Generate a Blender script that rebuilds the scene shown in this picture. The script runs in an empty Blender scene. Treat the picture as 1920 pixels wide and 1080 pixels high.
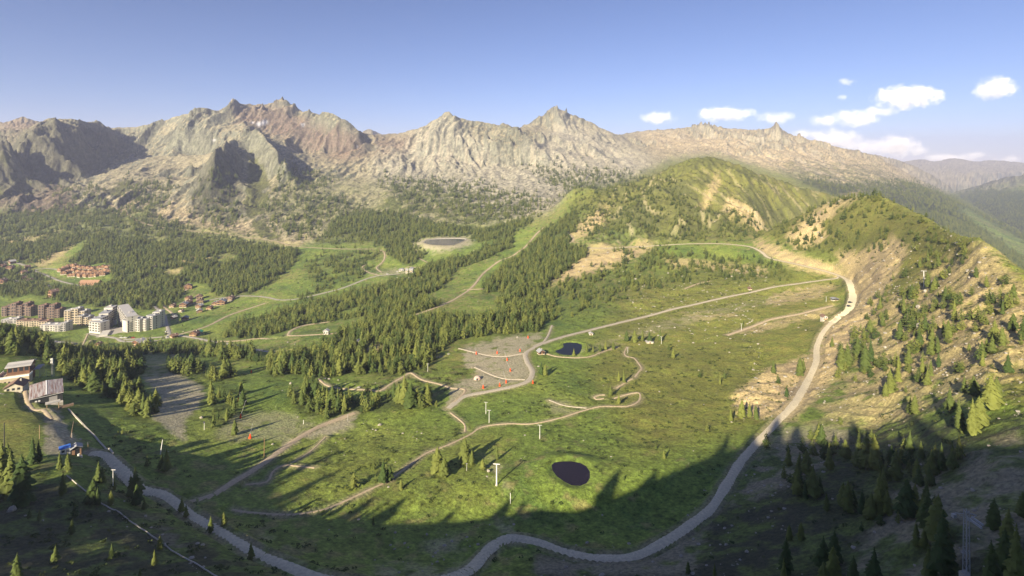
import bpy, math, random
import numpy as np
from mathutils import Vector
random.seed(7); rng = np.random.default_rng(7)
sc = bpy.context.scene
COL = sc.collection
# ---------------------------------------------------------------- camera, sky, sun, exposure
F, U0, VH = 960.0, 960.0, 300.0           # focal length, principal column and horizon row, in photograph pixels (1920 wide)
cam_d = bpy.data.cameras.new('camera'); cam = bpy.data.objects.new('camera', cam_d); COL.objects.link(cam)
cam_d.sensor_width = 36; cam_d.lens = 18; cam_d.shift_y = -(540 - VH) / 1920
cam_d.clip_start = 1; cam_d.clip_end = 60000
cam.location = (0, 0, 0); cam.rotation_euler = (math.radians(90), 0, 0)
sc.camera = cam
SUN_EL, SUN_AZ = math.radians(24), math.radians(30)     # elevation; light travels towards azimuth SUN_AZ right of the view
w = bpy.data.worlds.new('World'); sc.world = w; w.use_nodes = True
nt = w.node_tree; nt.nodes.clear()
sky = nt.nodes.new('ShaderNodeTexSky'); sky.sky_type = 'NISHITA'; sky.sun_disc = False
sky.sun_elevation = SUN_EL; sky.sun_rotation = SUN_AZ + math.pi
sky.altitude = 2400; sky.air_density = 1.0; sky.dust_density = .5; sky.ozone_density = 5.0
bg = nt.nodes.new('ShaderNodeBackground'); bg.inputs[1].default_value = 0.05
out = nt.nodes.new('ShaderNodeOutputWorld')
hs = nt.nodes.new('ShaderNodeVectorMath'); hs.operation = 'MULTIPLY'; hs.inputs[1].default_value = (1.22, 1.0, 1.06)   # the faint violet of a mountain evening sky
nt.links.new(sky.outputs[0], hs.inputs[0]); nt.links.new(hs.outputs[0], bg.inputs[0]); nt.links.new(bg.outputs[0], out.inputs[0])
sun_d = bpy.data.lights.new('sun', 'SUN'); sun_d.energy = 5.0; sun_d.angle = math.radians(0.5); sun_d.color = (1.0, 0.86, 0.62)
sun = bpy.data.objects.new('sun', sun_d); COL.objects.link(sun)
LD = Vector((math.sin(SUN_AZ) * math.cos(SUN_EL), math.cos(SUN_AZ) * math.cos(SUN_EL), -math.sin(SUN_EL)))
sun.rotation_euler = LD.to_track_quat('-Z', 'Y').to_euler(); sun.location = (0, 0, 400)
sc.view_settings.view_transform = 'Standard'; sc.view_settings.look = 'None'
sc.view_settings.exposure = 1.28; sc.view_settings.gamma = 1
sc.render.engine = 'CYCLES'
sc.cycles.max_bounces = 5; sc.cycles.diffuse_bounces = 2; sc.cycles.volume_bounces = 1
sc.cycles.volume_max_steps = 64; sc.cycles.transparent_max_bounces = 8

# ---------------------------------------------------------------- noise
def _h(ix, iy, seed):
    n = (ix.astype(np.int64) * 374761393 + iy.astype(np.int64) * 668265263 + seed * 974634777) & 0x7fffffff
    n = ((n ^ (n >> 13)) * 1274126177) & 0x7fffffff
    return (n ^ (n >> 16)) & 0xffff
def noise(x, y, seed=0):
    x = np.asarray(x, np.float64); y = np.asarray(y, np.float64)
    ix = np.floor(x); iy = np.floor(y); fx = x - ix; fy = y - iy
    sx = fx * fx * fx * (fx * (fx * 6 - 15) + 10); sy = fy * fy * fy * (fy * (fy * 6 - 15) + 10)
    def g(a, b, dx, dy):
        t = _h(a, b, seed) * (2 * math.pi / 65536)
        return np.cos(t) * dx + np.sin(t) * dy
    n0 = g(ix, iy, fx, fy); n1 = g(ix + 1, iy, fx - 1, fy)
    n2 = g(ix, iy + 1, fx, fy - 1); n3 = g(ix + 1, iy + 1, fx - 1, fy - 1)
    return ((n0 + (n1 - n0) * sx) * (1 - sy) + (n2 + (n3 - n2) * sx) * sy) * 1.5
def fbm(x, y, seed=0, o=5, gain=.5, lac=2.03):
    s = 0; a = 1; t = 0
    for k in range(o):
        s = s + a * noise(x, y, seed + k * 17); t += a; a *= gain; x = x * lac + 13.7; y = y * lac + 7.1
    return s / t
def ridged(x, y, seed=0, o=5, gain=.55, lac=2.07):
    s = 0; a = 1; t = 0; wgt = 1
    for k in range(o):
        n = (1 - np.abs(noise(x, y, seed + k * 31)) * 1.6); n = np.clip(n, 0, 1) ** 2
        s = s + a * n * wgt; wgt = np.clip(n * 1.6, 0.15, 1); t += a; a *= gain; x = x * lac + 3.1; y = y * lac + 11.3
    return s / t
def sstep(a, b, x):
    t = np.clip((x - a) / (b - a), 0, 1); return t * t * (3 - 2 * t)

# ---------------------------------------------------------------- the shape of the land
# breaklines of the terrain: (column, row, distance) of surveyed points; 'z' entries give a height instead of a row
def V(*p): return [(u, -(v - VH) / F * Y, Y) for (u, v, Y) in p]
def Z(*p): return [(u, z, Y) for (u, Y, z) in p]
LINES = [
 Z((-320,30,-46),(700,30,-46),(960,30,-44),(1400,30,-38),(2240,30,-28)),
 Z((-320,55,-62),(500,55,-66),(960,55,-68),(1400,55,-62),(1920,55,-52),(2240,55,-46)),
 V((-320,1080,112),(0,1085,118),(240,1080,125),(480,1080,135),(720,1085,148),(960,1085,152),(1200,1080,150),(1400,1080,140),(1600,1080,125),(1800,1080,108),(1920,1080,98),(2240,1080,88)),
 V((-320,1000,142),(0,1000,140),(240,1000,150),(400,1000,162),(480,1010,165),(600,1045,162),(720,1050,168),(850,1050,168),(940,1022,176),(1000,1018,177),(1060,1030,174),(1200,1030,171),(1290,985,186),(1400,1000,165),(1600,1000,145),(1800,1000,120),(1920,1000,110),(2240,1000,98)),
 V((-320,900,170),(0,900,170),(140,880,178),(240,900,192),(320,940,190),(400,965,182),(480,975,184),(720,975,194),(960,975,196),(1200,960,199),(1300,940,200),(1400,910,205),(1500,910,186),(1600,900,182),(1700,870,182),(1800,880,150),(1920,880,135),(2240,880,120)),
 V((-320,790,225),(0,800,222),(95,800,225),(130,850,198),(190,862,204),(240,870,211),(330,880,215),(480,905,211),(720,905,214),(930,905,213),(1070,888,220),(1200,880,222),(1320,870,225),(1390,870,226),(1455,790,268),(1550,840,226),(1650,800,235),(1700,780,225),(1800,760,195),(1920,760,168),(2240,760,150)),
 V((-320,740,270),(0,745,262),(85,757,263),(180,785,252),(300,800,253),(400,800,261),(560,800,270),(720,800,272),(960,800,272),(1200,800,272),(1380,800,270),(1440,760,295),(1500,715,330),(1560,720,315),(1650,700,295),(1750,680,255),(1850,660,225),(1920,650,215),(2240,620,190)),
 V((-320,670,345),(0,690,322),(60,705,312),(150,735,300),(300,735,318),(420,720,335),(600,725,330),(780,720,335),(960,720,335),(1200,720,340),(1400,700,355),(1500,675,365),(1530,655,388),(1620,620,385),(1700,600,355),(1800,560,315),(1920,560,265),(2240,540,240)),
 V((-320,600,420),(0,618,405),(60,628,400),(110,664,392),(200,688,395),(330,680,415),(420,668,432),(520,680,400),(640,690,385),(800,670,400),(960,660,405),(1200,650,440),(1400,620,470),(1500,600,480),(1545,600,485),(1590,565,530),(1640,530,500),(1720,500,455),(1800,490,395)),
 Z((-320,520,-190),(0,520,-205),(110,500,-205),(230,520,-205),(330,540,-207)) + V((420,650,560),(520,640,520),(640,630,500),(800,615,500),(960,620,480),(1200,590,560),(1400,560,600),(1500,545,610),(1560,545,585),(1596,530,600)),
 V((-320,640,660),(0,637,665),(200,645,640),(330,635,640),(480,610,690),(640,590,680),(800,570,660),(960,560,660),(1200,520,760),(1400,500,770),(1500,496,700),(1560,515,645),(1596,530,605)),
 V((1596,530,605),(1560,513,650),(1500,495,700),(1440,482,760),(1400,460,860)),
 V((-320,600,800),(0,600,790),(250,600,780),(400,580,830),(500,560,870),(640,545,880),(800,520,900),(960,500,900),(1060,475,925),(1150,462,935),(1250,457,925),(1400,460,860)),
 V((-320,520,1150),(0,520,1130),(160,525,1100),(350,540,1000),(480,510,1100),(640,490,1130),(740,505,1050),(830,466,1120),(870,462,1130),(960,450,1150),(1080,415,1150)),
 V((-320,470,1400),(0,460,1400),(200,450,1400),(400,455,1400),(550,458,1350),(700,446,1370),(850,444,1270),(900,440,1270),(960,415,1400),(1050,392,1400)),
 # green dome hill and its back
 V((1050,378,1400),(1080,352,1360),(1130,353,1330),(1180,345,1320),(1230,327,1320),(1262,310,1320),(1300,295,1320),(1330,293,1320),(1380,306,1320),(1440,329,1330),(1500,349,1340),(1570,366,1350),(1650,385,1360)),
 V((1290,330,1210),(1300,380,1110),(1320,425,1000)), V((1150,375,1240),(1160,410,1120)), V((1400,350,1220),(1420,400,1060)),
 Z((1120,1750,-150),(1200,1800,-200),(1400,1900,-260),(1600,2000,-330),(1700,2100,-400)),
 # near ridge on the right
 V((1425,438,900),(1460,420,880),(1500,396,850),(1560,372,810),(1610,357,740),(1650,355,700),(1690,372,650),(1740,402,560),(1780,428,470),(1805,434,415),(1830,440,380),(1850,447,360),(1880,478,330),(1920,512,300),(2240,570,250)),
 Z((1440,1120,-190),(1560,1120,-240),(1700,1000,-300),(1850,800,-300),(1920,700,-300),(2240,600,-300)),
 V((1700,440,545),(1660,470,560),(1620,500,590)), V((1560,420,740),(1520,455,740)),
 # foot of the mountains
 V((-320,400,1750),(0,400,1750),(110,392,1750),(250,405,1700),(400,425,1600),(550,425,1580),(700,400,1700),(850,387,1700),(960,387,1650),(1040,380,1650)),
 V((-320,330,2100),(0,345,2050),(130,345,2050),(240,318,2250),(330,335,2150),(470,345,2050),(560,345,2150),(700,330,2250),(850,335,2250),(960,342,2150),(1080,340,2200),(1200,325,2400),(1350,335,2600),(1500,345,2600),(1650,365,2600),(1750,385,2600),(1850,430,2500),(1920,470,2300),(2240,560,2000)),
 V((240,298,2450),(330,290,2600),(400,290,2500)), V((560,290,2650),(640,285,2650),(760,280,2700),(900,308,2500),(1000,315,2500)),
 V((1100,300,2750),(1200,290,3000),(1350,285,3300),(1500,305,3200),(1650,330,3100),(1750,360,3100),(1850,405,3100),(1920,440,2750)),
 # skylines
 V((-320,240,3000),(0,231,3000),(48,216,3000),(90,235,3000),(130,262,3000)),
 V((-60,300,1900),(30,262,2050),(60,245,2130),(85,234,2220),(110,228,2330),(150,226,2480),(185,229,2620),(205,238,2760),(220,240,2850),(300,228,2850),(340,214,2850),(380,203,2800),(412,211,2880),(437,189,3000),(465,195,3100),(500,198,3200),(527,186,3120),(560,207,3000),(590,213,2900),(625,215,2820),(645,226,2780),(665,241,2750),(685,268,2720),(700,290,2700)),
 V((655,268,3400),(690,254,3400),(720,256,3300),(755,248,3200),(790,240,3100),(812,225,3000),(838,213,2950),(868,222,2950),(900,227,2950),(940,237,2900),(975,240,2950),(1010,248,2950),(1060,262,2900),(1120,280,2850)),
 V((960,250,3600),(985,236,3600),(1025,213,3600),(1043,206,3600),(1075,212,3600),(1100,222,3600),(1125,240,3600),(1165,256,3700),(1215,285,3600)),
 V((1120,275,4600),(1175,246,4600),(1240,242,4500),(1280,238,4400),(1320,233,4300),(1370,240,4300),(1400,243,4200),(1430,239,4100),(1450,238,4100),(1490,252,4000),(1550,272,3950),(1610,284,3900),(1640,291,3900),(1680,311,4000),(1720,336,4200),(1760,352,4600),(1785,362,5000)),
 V((160,352,2080),(190,330,2200),(225,305,2400),(245,296,2550),(235,285,2680)), V((220,240,2900),(255,238,2850),(300,228,2870)),
 # spurs on the mountain fronts
 
 V((380,203,2800),(345,250,2650),(320,280,2560)), V((412,211,2880),(430,240,2650),(470,252,2450),(500,285,2250),(545,330,2050)),
 V((470,252,2450),(440,275,2300),(420,292,2130),(400,320,1980),(380,350,1880),(400,395,1760)), V((527,186,3120),(520,235,2800),(500,260,2650)),
 V((590,213,2900),(600,250,2780),(640,285,2650)), V((838,213,2950),(830,260,2700),(850,300,2500)), V((940,237,2900),(970,270,2700),(1040,310,2450)),
 V((1043,206,3600),(1050,240,3300),(1090,275,2950)), V((1450,238,4100),(1440,270,3700)), V((1320,233,4300),(1310,265,3900)),
 V((560,370,1850),(520,400,1700)), V((600,330,2200),(700,345,2100)),
 V((470,300,2300),(490,340,2080),(480,390,1780)),
 # hidden backs
 Z((-320,4500,50),(300,4500,50),(660,4300,60),(900,4300,60)), Z((1150,5600,-200),(1500,5200,-200),(1650,5300,-300)),
 V((640,262,5200),(672,250,5200),(690,238,5200),(705,246,5200),(725,256,5200),(760,262,5200)),
 # far valley on the right
 V((1785,362,5000),(1850,402,3800),(1920,450,2900),(2240,500,2300)),
 V((1785,362,5100),(1820,350,5000),(1850,341,4900),(1880,332,4800),(1920,328,4600),(2240,300,4300)),
 Z((1790,5700,-600),(1920,5600,-600),(2240,5400,-600)),
 V((1560,285,6200),(1610,284,6100),(1630,286,6000),(1660,292,6000),(1700,303,6000),(1740,322,6000),(1780,347,6000)),
 Z((1700,7000,-500),(2240,7000,-500)),
 V((1640,312,8000),(1740,322,7800),(1780,330,7800),(1830,322,7800),(1880,326,7800),(1920,320,7800),(2240,318,7800)),
 V((1500,300,9800),(1640,300,9800),(1700,303,9800),(1725,296,9800),(1750,303,9800),(1790,295,9800),(1830,303,9800),(1860,299,9800),(1920,305,9800),(2240,300,9800)),
 Z((-320,13500,-300),(2240,13500,-300)),
]
UMIN, UMAX, SMIN, SMAX = -320.0, 2240.0, math.log(30.0), math.log(13500.0)
def solve_land():
    nu, ns = 342, 490
    cu, cs, cz = [], [], []
    for L in LINES:
        for (u0, z0, Y0), (u1, z1, Y1) in zip(L[:-1], L[1:]):
            n = int(max(abs(u1 - u0) / 3, abs(math.log(Y1 / Y0)) / .006, 1)) + 1
            t = np.linspace(0, 1, n); s = np.log(Y0) * (1 - t) + np.log(Y1) * t
            r = (z0 / Y0) * (1 - t) + (z1 / Y1) * t
            cu.append(u0 + (u1 - u0) * t); cs.append(s); cz.append(r * np.exp(s))
    cu = np.concatenate(cu); cs = np.concatenate(cs); cz = np.concatenate(cz)
    z = None
    for lev in (16, 8, 4, 2, 1):
        mu, ms = (nu - 1) // lev + 2, (ns - 1) // lev + 2
        gu = (cu - UMIN) / (UMAX - UMIN) * (nu - 1) / lev; gs = (cs - SMIN) / (SMAX - SMIN) * (ns - 1) / lev
        iu = np.clip(np.rint(gu).astype(int), 0, mu - 1); js = np.clip(np.rint(gs).astype(int), 0, ms - 1)
        a = np.zeros((mu, ms)); c = np.zeros((mu, ms)); np.add.at(a, (iu, js), cz); np.add.at(c, (iu, js), 1)
        fix = c > 0; val = np.where(fix, a / np.maximum(c, 1), 0)
        if z is None: z = np.full((mu, ms), -100.0)
        else:
            x = np.arange(mu) / 2; y = np.arange(ms) / 2
            x0 = np.minimum(x.astype(int), z.shape[0] - 2); y0 = np.minimum(y.astype(int), z.shape[1] - 2)
            fx = (x - x0)[:, None]; fy = (y - y0)[None]
            z = (z[x0][:, y0] * (1 - fx) + z[x0 + 1][:, y0] * fx) * (1 - fy) + (z[x0][:, y0 + 1] * (1 - fx) + z[x0 + 1][:, y0 + 1] * fx) * fy
        for it in range(220 if lev > 1 else 90):
            p = np.pad(z, 1, mode='edge')
            q = (p[:-2, 1:-1] + p[2:, 1:-1] + p[1:-1, :-2] + p[1:-1, 2:]) / 4
            z = np.where(fix, val, z + 1.0 * (q - z))
    z = z[:nu, :ns]
    def blur(a, k):
        for _ in range(k):
            p = np.pad(a, 1, mode='edge')
            a = a * .5 + (p[:-2, 1:-1] + p[2:, 1:-1] + p[1:-1, :-2] + p[1:-1, 2:]) * .125
        return a
    s = np.linspace(SMIN, SMAX, ns)[None]
    wgt = sstep(math.log(1050), math.log(1300), s)
    return blur(z, 8) * (1 - wgt) + blur(z, 1) * wgt
ZG = solve_land()
NU, NS = ZG.shape
def cubic(P, f):
    a, b, c, d = P
    return b + .5 * f * (c - a + f * (2 * a - 5 * b + 4 * c - d + f * (3 * (b - c) + d - a)))
def base_z(u, s):
    x = np.clip((u - UMIN) / (UMAX - UMIN) * (NU - 1), 0, NU - 1.001); y = np.clip((s - SMIN) / (SMAX - SMIN) * (NS - 1), 0, NS - 1.001)
    i = x.astype(int); j = y.astype(int); fx = x - i; fy = y - j
    rows = []
    for di in (-1, 0, 1, 2):
        ii = np.clip(i + di, 0, NU - 1)
        rows.append(cubic([ZG[ii, np.clip(j + dj, 0, NS - 1)] for dj in (-1, 0, 1, 2)], fy))
    return cubic(rows, fx)
# ---------------------------------------------------------------- ground cover, surveyed as outlines
MR = 3.0; MU0, MV0 = -320.0, 140.0; MW, MH = 854, 340
gu_, gv_ = np.meshgrid(MU0 + MR * np.arange(MW), MV0 + MR * np.arange(MH), indexing='ij')
def inside(poly):
    m = np.zeros(gu_.shape, bool); n = len(poly)
    for i in range(n):
        (x0, y0), (x1, y1) = poly[i], poly[(i + 1) % n]
        if y0 == y1: continue
        c = ((gv_ >= min(y0, y1)) & (gv_ < max(y0, y1)))
        m ^= c & (gu_ < (x1 - x0) * (gv_ - y0) / (y1 - y0) + x0)
    return m
def mblur(a, r):
    k = max(1, int(r / MR + .5))
    for _ in range(2):
        for ax in (0, 1):
            p = np.pad(a, [(k, k) if q == ax else (0, 0) for q in (0, 1)], mode='edge'); c = np.cumsum(p, axis=ax)
            c = np.concatenate([np.zeros_like(np.take(c, [0], ax)), c], axis=ax); n = a.shape[ax]; m = 2 * k + 1
            hi = np.take(c, range(m, m + n), ax); lo = np.take(c, range(0, n), ax); a = (hi - lo) / m
    return a
MASK = {}
def paint(name, val, *polys, soft=6):
    m = MASK.setdefault(name, np.zeros(gu_.shape)); a = np.zeros(gu_.shape)
    for p in polys: a = np.maximum(a, inside(p).astype(float))
    if soft: a = mblur(a, soft)
    MASK[name] = m * (1 - a) + val * a
def sample(name, u, v):
    m = MASK[name]
    x = np.clip((u - MU0) / MR, 0, MW - 1.001); y = np.clip((v - MV0) / MR, 0, MH - 1.001)
    i = x.astype(int); j = y.astype(int); fx = x - i; fy = y - j
    return (m[i, j] * (1 - fx) + m[i + 1, j] * fx) * (1 - fy) + (m[i, j + 1] * (1 - fx) + m[i + 1, j + 1] * fx) * fy
# mountains (rock and scree decided by steepness)
MTN = [(-330,100),(2300,100),(2300,300),(1700,372),(1600,355),(1480,330),(1390,302),(1330,290),(1262,298),(1200,326),(1130,350),(1080,350),(1060,370),(1040,395),(1000,415),(940,420),(850,402),(780,392),(720,372),(650,402),(600,452),(545,462),(470,448),(330,428),(260,402),(160,392),(60,408),(-330,430)]
paint('mtn', 1, MTN, soft=5)
paint('mtn', .75, [(540,330),(700,340),(850,360),(960,400),(940,440),(880,430),(780,425),(700,440),(620,450),(560,440),(500,400)], soft=12)
paint('mtn', .35, [(-330,400),(60,400),(200,395),(330,420),(540,462),(500,500),(300,470),(120,450),(-330,470)], soft=10)
paint('green', 1, [(455,290),(480,300),(500,330),(505,370),(490,410),(520,440),(545,455),(500,450),(465,420),(455,370),(465,330)], [(225,335),(245,345),(220,370),(190,378)], [(270,370),(300,375),(300,400),(270,395)], soft=5)
paint('green', .55, [(-330,320),(60,300),(80,330),(50,375),(-330,400)], [(1330,300),(1480,320),(1640,380),(1500,350)], [(740,330),(860,350),(1000,390),(960,430),(700,400)], soft=10)
paint('green', .6, [(1480,340),(1600,370),(1720,372),(1760,360),(1900,460),(2240,560),(2240,330),(1960,390),(1850,400),(1700,330),(1620,300),(1560,300),(1450,300)], soft=10)
paint('red', 1, [(430,200),(490,200),(560,215),(600,240),(680,250),(690,290),(640,300),(560,270),(520,250),(450,230)], soft=8)
paint('red', .8, [(60,330),(130,345),(150,400),(0,420),(-330,430),(-330,370),(30,350)], [(700,255),(780,255),(760,290),(700,290)], [(0,225),(50,215),(85,235),(60,250),(0,260)], soft=10)
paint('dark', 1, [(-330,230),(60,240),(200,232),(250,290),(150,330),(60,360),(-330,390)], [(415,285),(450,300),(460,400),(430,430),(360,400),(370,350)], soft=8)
paint('pale', 1, [(700,300),(820,215),(860,230),(960,310),(1060,215),(1230,300),(1220,340),(1070,370),(940,420),(850,380),(700,340)], soft=14)
paint('warm', 1, [(1180,240),(1500,240),(1700,320),(1740,372),(1480,345),(1330,290),(1230,290)], [(230,360),(430,400),(540,455),(440,470),(280,430),(200,400)], soft=12)
paint('snow', 1, [(478,232),(500,224),(503,231),(484,237)], [(562,230),(572,233),(567,238)], [(470,230),(477,229),(477,233)], [(398,263),(404,262),(404,266)], [(668,272),(672,273),(672,280)], soft=0)
# dry and olive grass
paint('dry', 1, [(1160,330),(1330,290),(1600,370),(1660,350),(1790,430),(1940,520),(1940,760),(1640,620),(1590,480),(1420,440),(1240,440),(1060,380)], soft=14)
paint('dry', .75, [(1180,520),(1600,500),(1560,640),(1440,800),(1200,850),(1100,700)], [(-330,740),(90,760),(60,860),(-330,880)], soft=20)
paint('dry', .3, [(540,820),(960,800),(930,960),(520,960)], [(840,600),(1000,620),(900,740),(760,700)], soft=20)
# tan cuts, scree
paint('tan', 1, [(1040,520),(1075,485),(1110,470),(1230,464),(1210,476),(1150,500),(1090,520),(1035,535)], [(1095,410),(1150,375),(1130,420),(1100,440),(1060,455),(1075,430)], [(1070,458),(1230,450),(1225,462),(1075,466)],
      [(1430,470),(1400,440),(1450,455),(1500,480),(1580,505),(1575,520),(1500,500)], [(1470,445),(1520,400),(1600,360),(1640,352),(1590,380),(1540,420),(1560,440),(1500,470)],
      [(1560,480),(1620,470),(1680,440),(1700,470),(1660,540),(1610,590),(1596,560),(1600,520)],
      [(1590,580),(1670,545),(1650,580),(1560,720),(1500,780),(1455,790),(1400,770),(1370,745),(1440,700),(1500,680),(1535,650),(1545,610)],
      [(1350,395),(1370,360),(1365,340),(1380,370),(1420,400),(1440,425),(1420,430),(1390,410)], [(1300,400),(1330,345),(1345,310),(1350,345),(1330,380)], soft=5)
paint('tan', .68, [(1660,560),(1800,470),(1850,440),(1940,560),(1940,700),(1780,760),(1640,800),(1560,790),(1520,780),(1600,700)], soft=12)
paint('tan', .7, [(1240,480),(1440,500),(1440,520),(1260,500)], [(1480,540),(1580,530),(1540,560),(1440,575),(1430,565)], [(1360,628),(1440,600),(1580,570),(1560,590),(1420,625)], [(1280,590),(1380,590),(1390,598),(1300,600)], soft=4)
paint('tan', .9, [(0,448),(60,445),(150,415),(150,420),(60,452),(0,462)], [(560,430),(600,440),(560,462),(500,455)], [(660,650),(720,650),(730,660),(680,662)], [(680,632),(690,630),(712,640),(700,645)], [(520,640),(560,635),(560,642)], soft=3)
paint('tan', .8, [(310,505),(345,500),(340,515),(312,512)], [(315,485),(385,475),(410,500),(350,500)], [(700,578),(722,570),(710,590)], [(50,490),(90,470),(150,445),(120,480),(80,500)], [(320,660),(335,665),(330,678),(318,670)], [(940,600),(1010,560),(1040,540),(1030,560),(960,590)], soft=4)
paint('tan', 1, [(1400,455),(1440,462),(1500,486),(1590,508),(1660,470),(1700,450),(1690,500),(1640,560),(1620,600),(1590,640),(1560,680),(1560,640),(1590,585),(1606,555),(1600,530),(1570,515),(1480,497)], [(1440,690),(1520,660),(1525,690),(1490,745),(1445,785),(1380,775),(1375,745)], soft=5)
paint('cut', 1, [(1590,520),(1680,450),(1700,470),(1650,550),(1605,590)], soft=4)
# gravel pads
paint('gravel', 1, [(262,700),(330,695),(380,725),(385,745),(370,770),(345,790),(350,830),(330,820),(310,800),(285,785),(300,740),(270,715)], [(600,800),(640,780),(668,775),(666,790),(650,805),(620,815),(560,825),(520,850),(530,830)],
      [(870,650),(960,628),(1020,625),(1010,640),(980,660),(990,680),(1000,705),(960,720),(880,735),(850,760),(835,762),(850,720),(900,700),(870,690)], [(80,790),(95,765),(115,768),(125,800),(150,830),(190,845),(170,850),(130,840),(110,855),(80,850),(85,825)],
      [(690,515),(740,505),(770,505),(765,512),(700,518)], soft=4)
paint('gravel', .55, [(255,660),(330,665),(340,690),(300,700),(260,690)], [(430,780),(520,770),(600,790),(540,830),(450,830),(400,820)], [(1030,752),(1060,750),(1080,775),(1030,775)], [(1060,665),(1290,590),(1370,570),(1560,530),(1500,550),(1300,605),(1080,668)], [(930,970),(965,970),(975,1020),(940,1030)], [(905,860),(940,860),(950,900),(960,930),(930,910)], soft=7)
paint('gravel', 1.6, [(775,455),(800,447),(880,444),(892,452),(860,465),(800,472),(772,465)], soft=5)
paint('gravel', .6, [(1460,800),(1600,800),(1560,870),(1440,930),(1350,960),(1330,990),(1300,1080),(1000,1080),(1000,1045),(1200,1050),(1330,985),(1400,900)], soft=7)
paint('gravel', .6, [(480,1000),(540,1000),(560,1030),(640,1060),(480,1010)], [(700,1060),(900,1060),(880,1100),(700,1100)], [(800,1000),(880,1010),(860,1040),(790,1040)], [(1700,900),(1940,800),(1940,1000),(1740,1090),(1560,1090)], [(0,930),(25,940),(20,960),(0,960)], [(220,920),(300,985),(380,1040),(330,1040)], soft=12)
# forest floor and density of the woods
def forest(val, *p, soft=3): paint('wood', val, *p, soft=soft)
forest(.95, [(-330,440),(0,455),(60,455),(150,425),(200,440),(300,455),(420,452),(500,462),(560,470),(555,490),(520,520),(480,545),(430,555),(350,550),(300,582),(240,575),(150,570),(110,560),(50,552),(-330,560)],
       [(480,600),(560,575),(620,560),(720,535),(740,530),(800,500),(880,480),(960,440),(960,465),(900,490),(865,500),(840,525),(820,545),(760,565),(700,590),(620,600),(560,615),(480,635),(415,632),(440,605)],
       [(600,450),(640,400),(700,392),(760,405),(830,420),(900,430),(960,415),(1010,405),(960,440),(900,455),(880,442),(800,446),(770,460),(800,480),(760,500),(735,480),(700,450)],
       [(630,625),(700,602),(745,598),(820,592),(880,600),(960,580),(1010,560),(1080,520),(1150,500),(1200,470),(1250,463),(1200,490),(1100,540),(1050,560),(1010,620),(960,625),(900,630),(850,640),(800,690),(740,708),(660,700),(590,712),(560,700),(510,708),(490,680),(520,668),(560,660),(600,650)],
       [(940,600),(930,570),(970,530),(905,555),(900,530),(960,480),(1000,450),(1020,430),(1060,410),(1090,380),(1100,400),(1060,460),(1110,470),(1020,540),(1000,570)],
       [(110,650),(260,658),(265,690),(250,730),(300,745),(300,780),(250,780),(210,745),(160,728),(112,705)],
       [(250,655),(330,648),(420,655),(480,665),(480,678),(400,670),(330,660),(260,666)])
forest(0, [(60,500),(95,480),(150,450),(172,450),(135,490),(90,512)], [(100,500),(200,492),(215,535),(150,540),(110,520)], [(60,502),(110,500),(150,530),(140,540),(60,512)], [(625,588),(720,558),(715,566),(640,594)], [(300,505),(345,498),(345,515),(310,520)], [(400,480),(440,470),(450,490),(410,495)], [(345,525),(400,540),(400,575),(340,580)],
       [(955,478),(1010,425),(1022,428),(985,470),(940,500),(890,555),(870,560),(905,515)], [(870,505),(895,490),(880,540),(850,575),(790,595),(760,590),(840,545)], [(775,455),(800,447),(885,444),(892,452),(860,468),(800,474),(772,468)], [(690,470),(760,500),(770,515),(690,518),(650,500)], [(0,490),(60,488),(70,505),(0,512)], [(0,520),(140,528),(140,540),(0,528)], soft=2)
forest(.9, [(535,735),(560,725),(600,742),(680,752),(740,738),(800,742),(830,760),(760,768),(700,772),(650,776),(600,785),(565,775)], [(315,682),(360,686),(430,700),(440,712),(400,712),(320,698)], [(670,590),(720,575),(800,560),(830,575),(720,600)], soft=3)
forest(.42, [(380,730),(435,728),(460,770),(455,800),(400,790)], [(550,560),(700,500),(690,512),(560,575)], [(560,485),(640,470),(720,470),(690,510),(590,545)], [(570,440),(690,440),(700,455),(600,460)],
       [(1060,520),(1200,480),(1300,500),(1430,520),(1420,535),(1300,530),(1180,560),(1050,600),(1020,600)], [(1130,470),(1300,460),(1430,470),(1500,520),(1440,530),(1300,515),(1200,500)], soft=5)
forest(.45, [(60,385),(200,380),(330,415),(420,440),(540,455),(330,455),(200,440),(60,455)], [(480,380),(560,350),(700,385),(640,400),(560,450),(500,430)], [(230,330),(330,345),(300,420),(240,400)], [(360,360),(430,320),(460,400),(430,430),(370,410)],
       [(1060,380),(1200,335),(1280,330),(1300,440),(1100,450)], [(1300,380),(1430,400),(1420,450),(1240,455),(1200,430)], [(1440,430),(1560,370),(1640,360),(1780,440),(1800,480),(1700,480),(1660,470),(1560,490),(1480,470)], soft=6)
forest(.36, [(700,330),(900,340),(1040,380),(940,430),(760,400)], [(100,350),(200,350),(200,390),(100,390)], [(960,300),(1150,310),(1220,340),(1070,370)], [(1640,380),(1780,440),(1700,470),(1600,440)], [(540,300),(640,330),(560,400),(500,360)], soft=10)
paint('farwood', .95, [(1480,330),(1600,345),(1700,340),(1760,360),(1800,380),(1920,450),(2240,560),(2240,420),(1940,380),(1830,372),(1790,366),(1800,400),(1930,500),(2240,620),(1900,520),(1700,400),(1560,365)], soft=6)
paint('farwood', .6, [(1780,366),(1850,380),(1940,430),(1940,360),(1850,350)], soft=6)
forest(.0, [(1250,457),(1430,455),(1600,520),(1600,540),(1440,490),(1250,470)], [(1590,520),(1680,450),(1700,470),(1650,550),(1605,590)], soft=2)
forest(.48, [(1430,830),(1620,815),(1800,840),(1820,960),(1700,1000),(1520,980)], soft=10)
forest(.55, [(1720,990),(1940,960),(1940,1095),(1700,1095)], [(1440,1060),(1560,1040),(1600,1095),(1440,1095)], soft=10)
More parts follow.
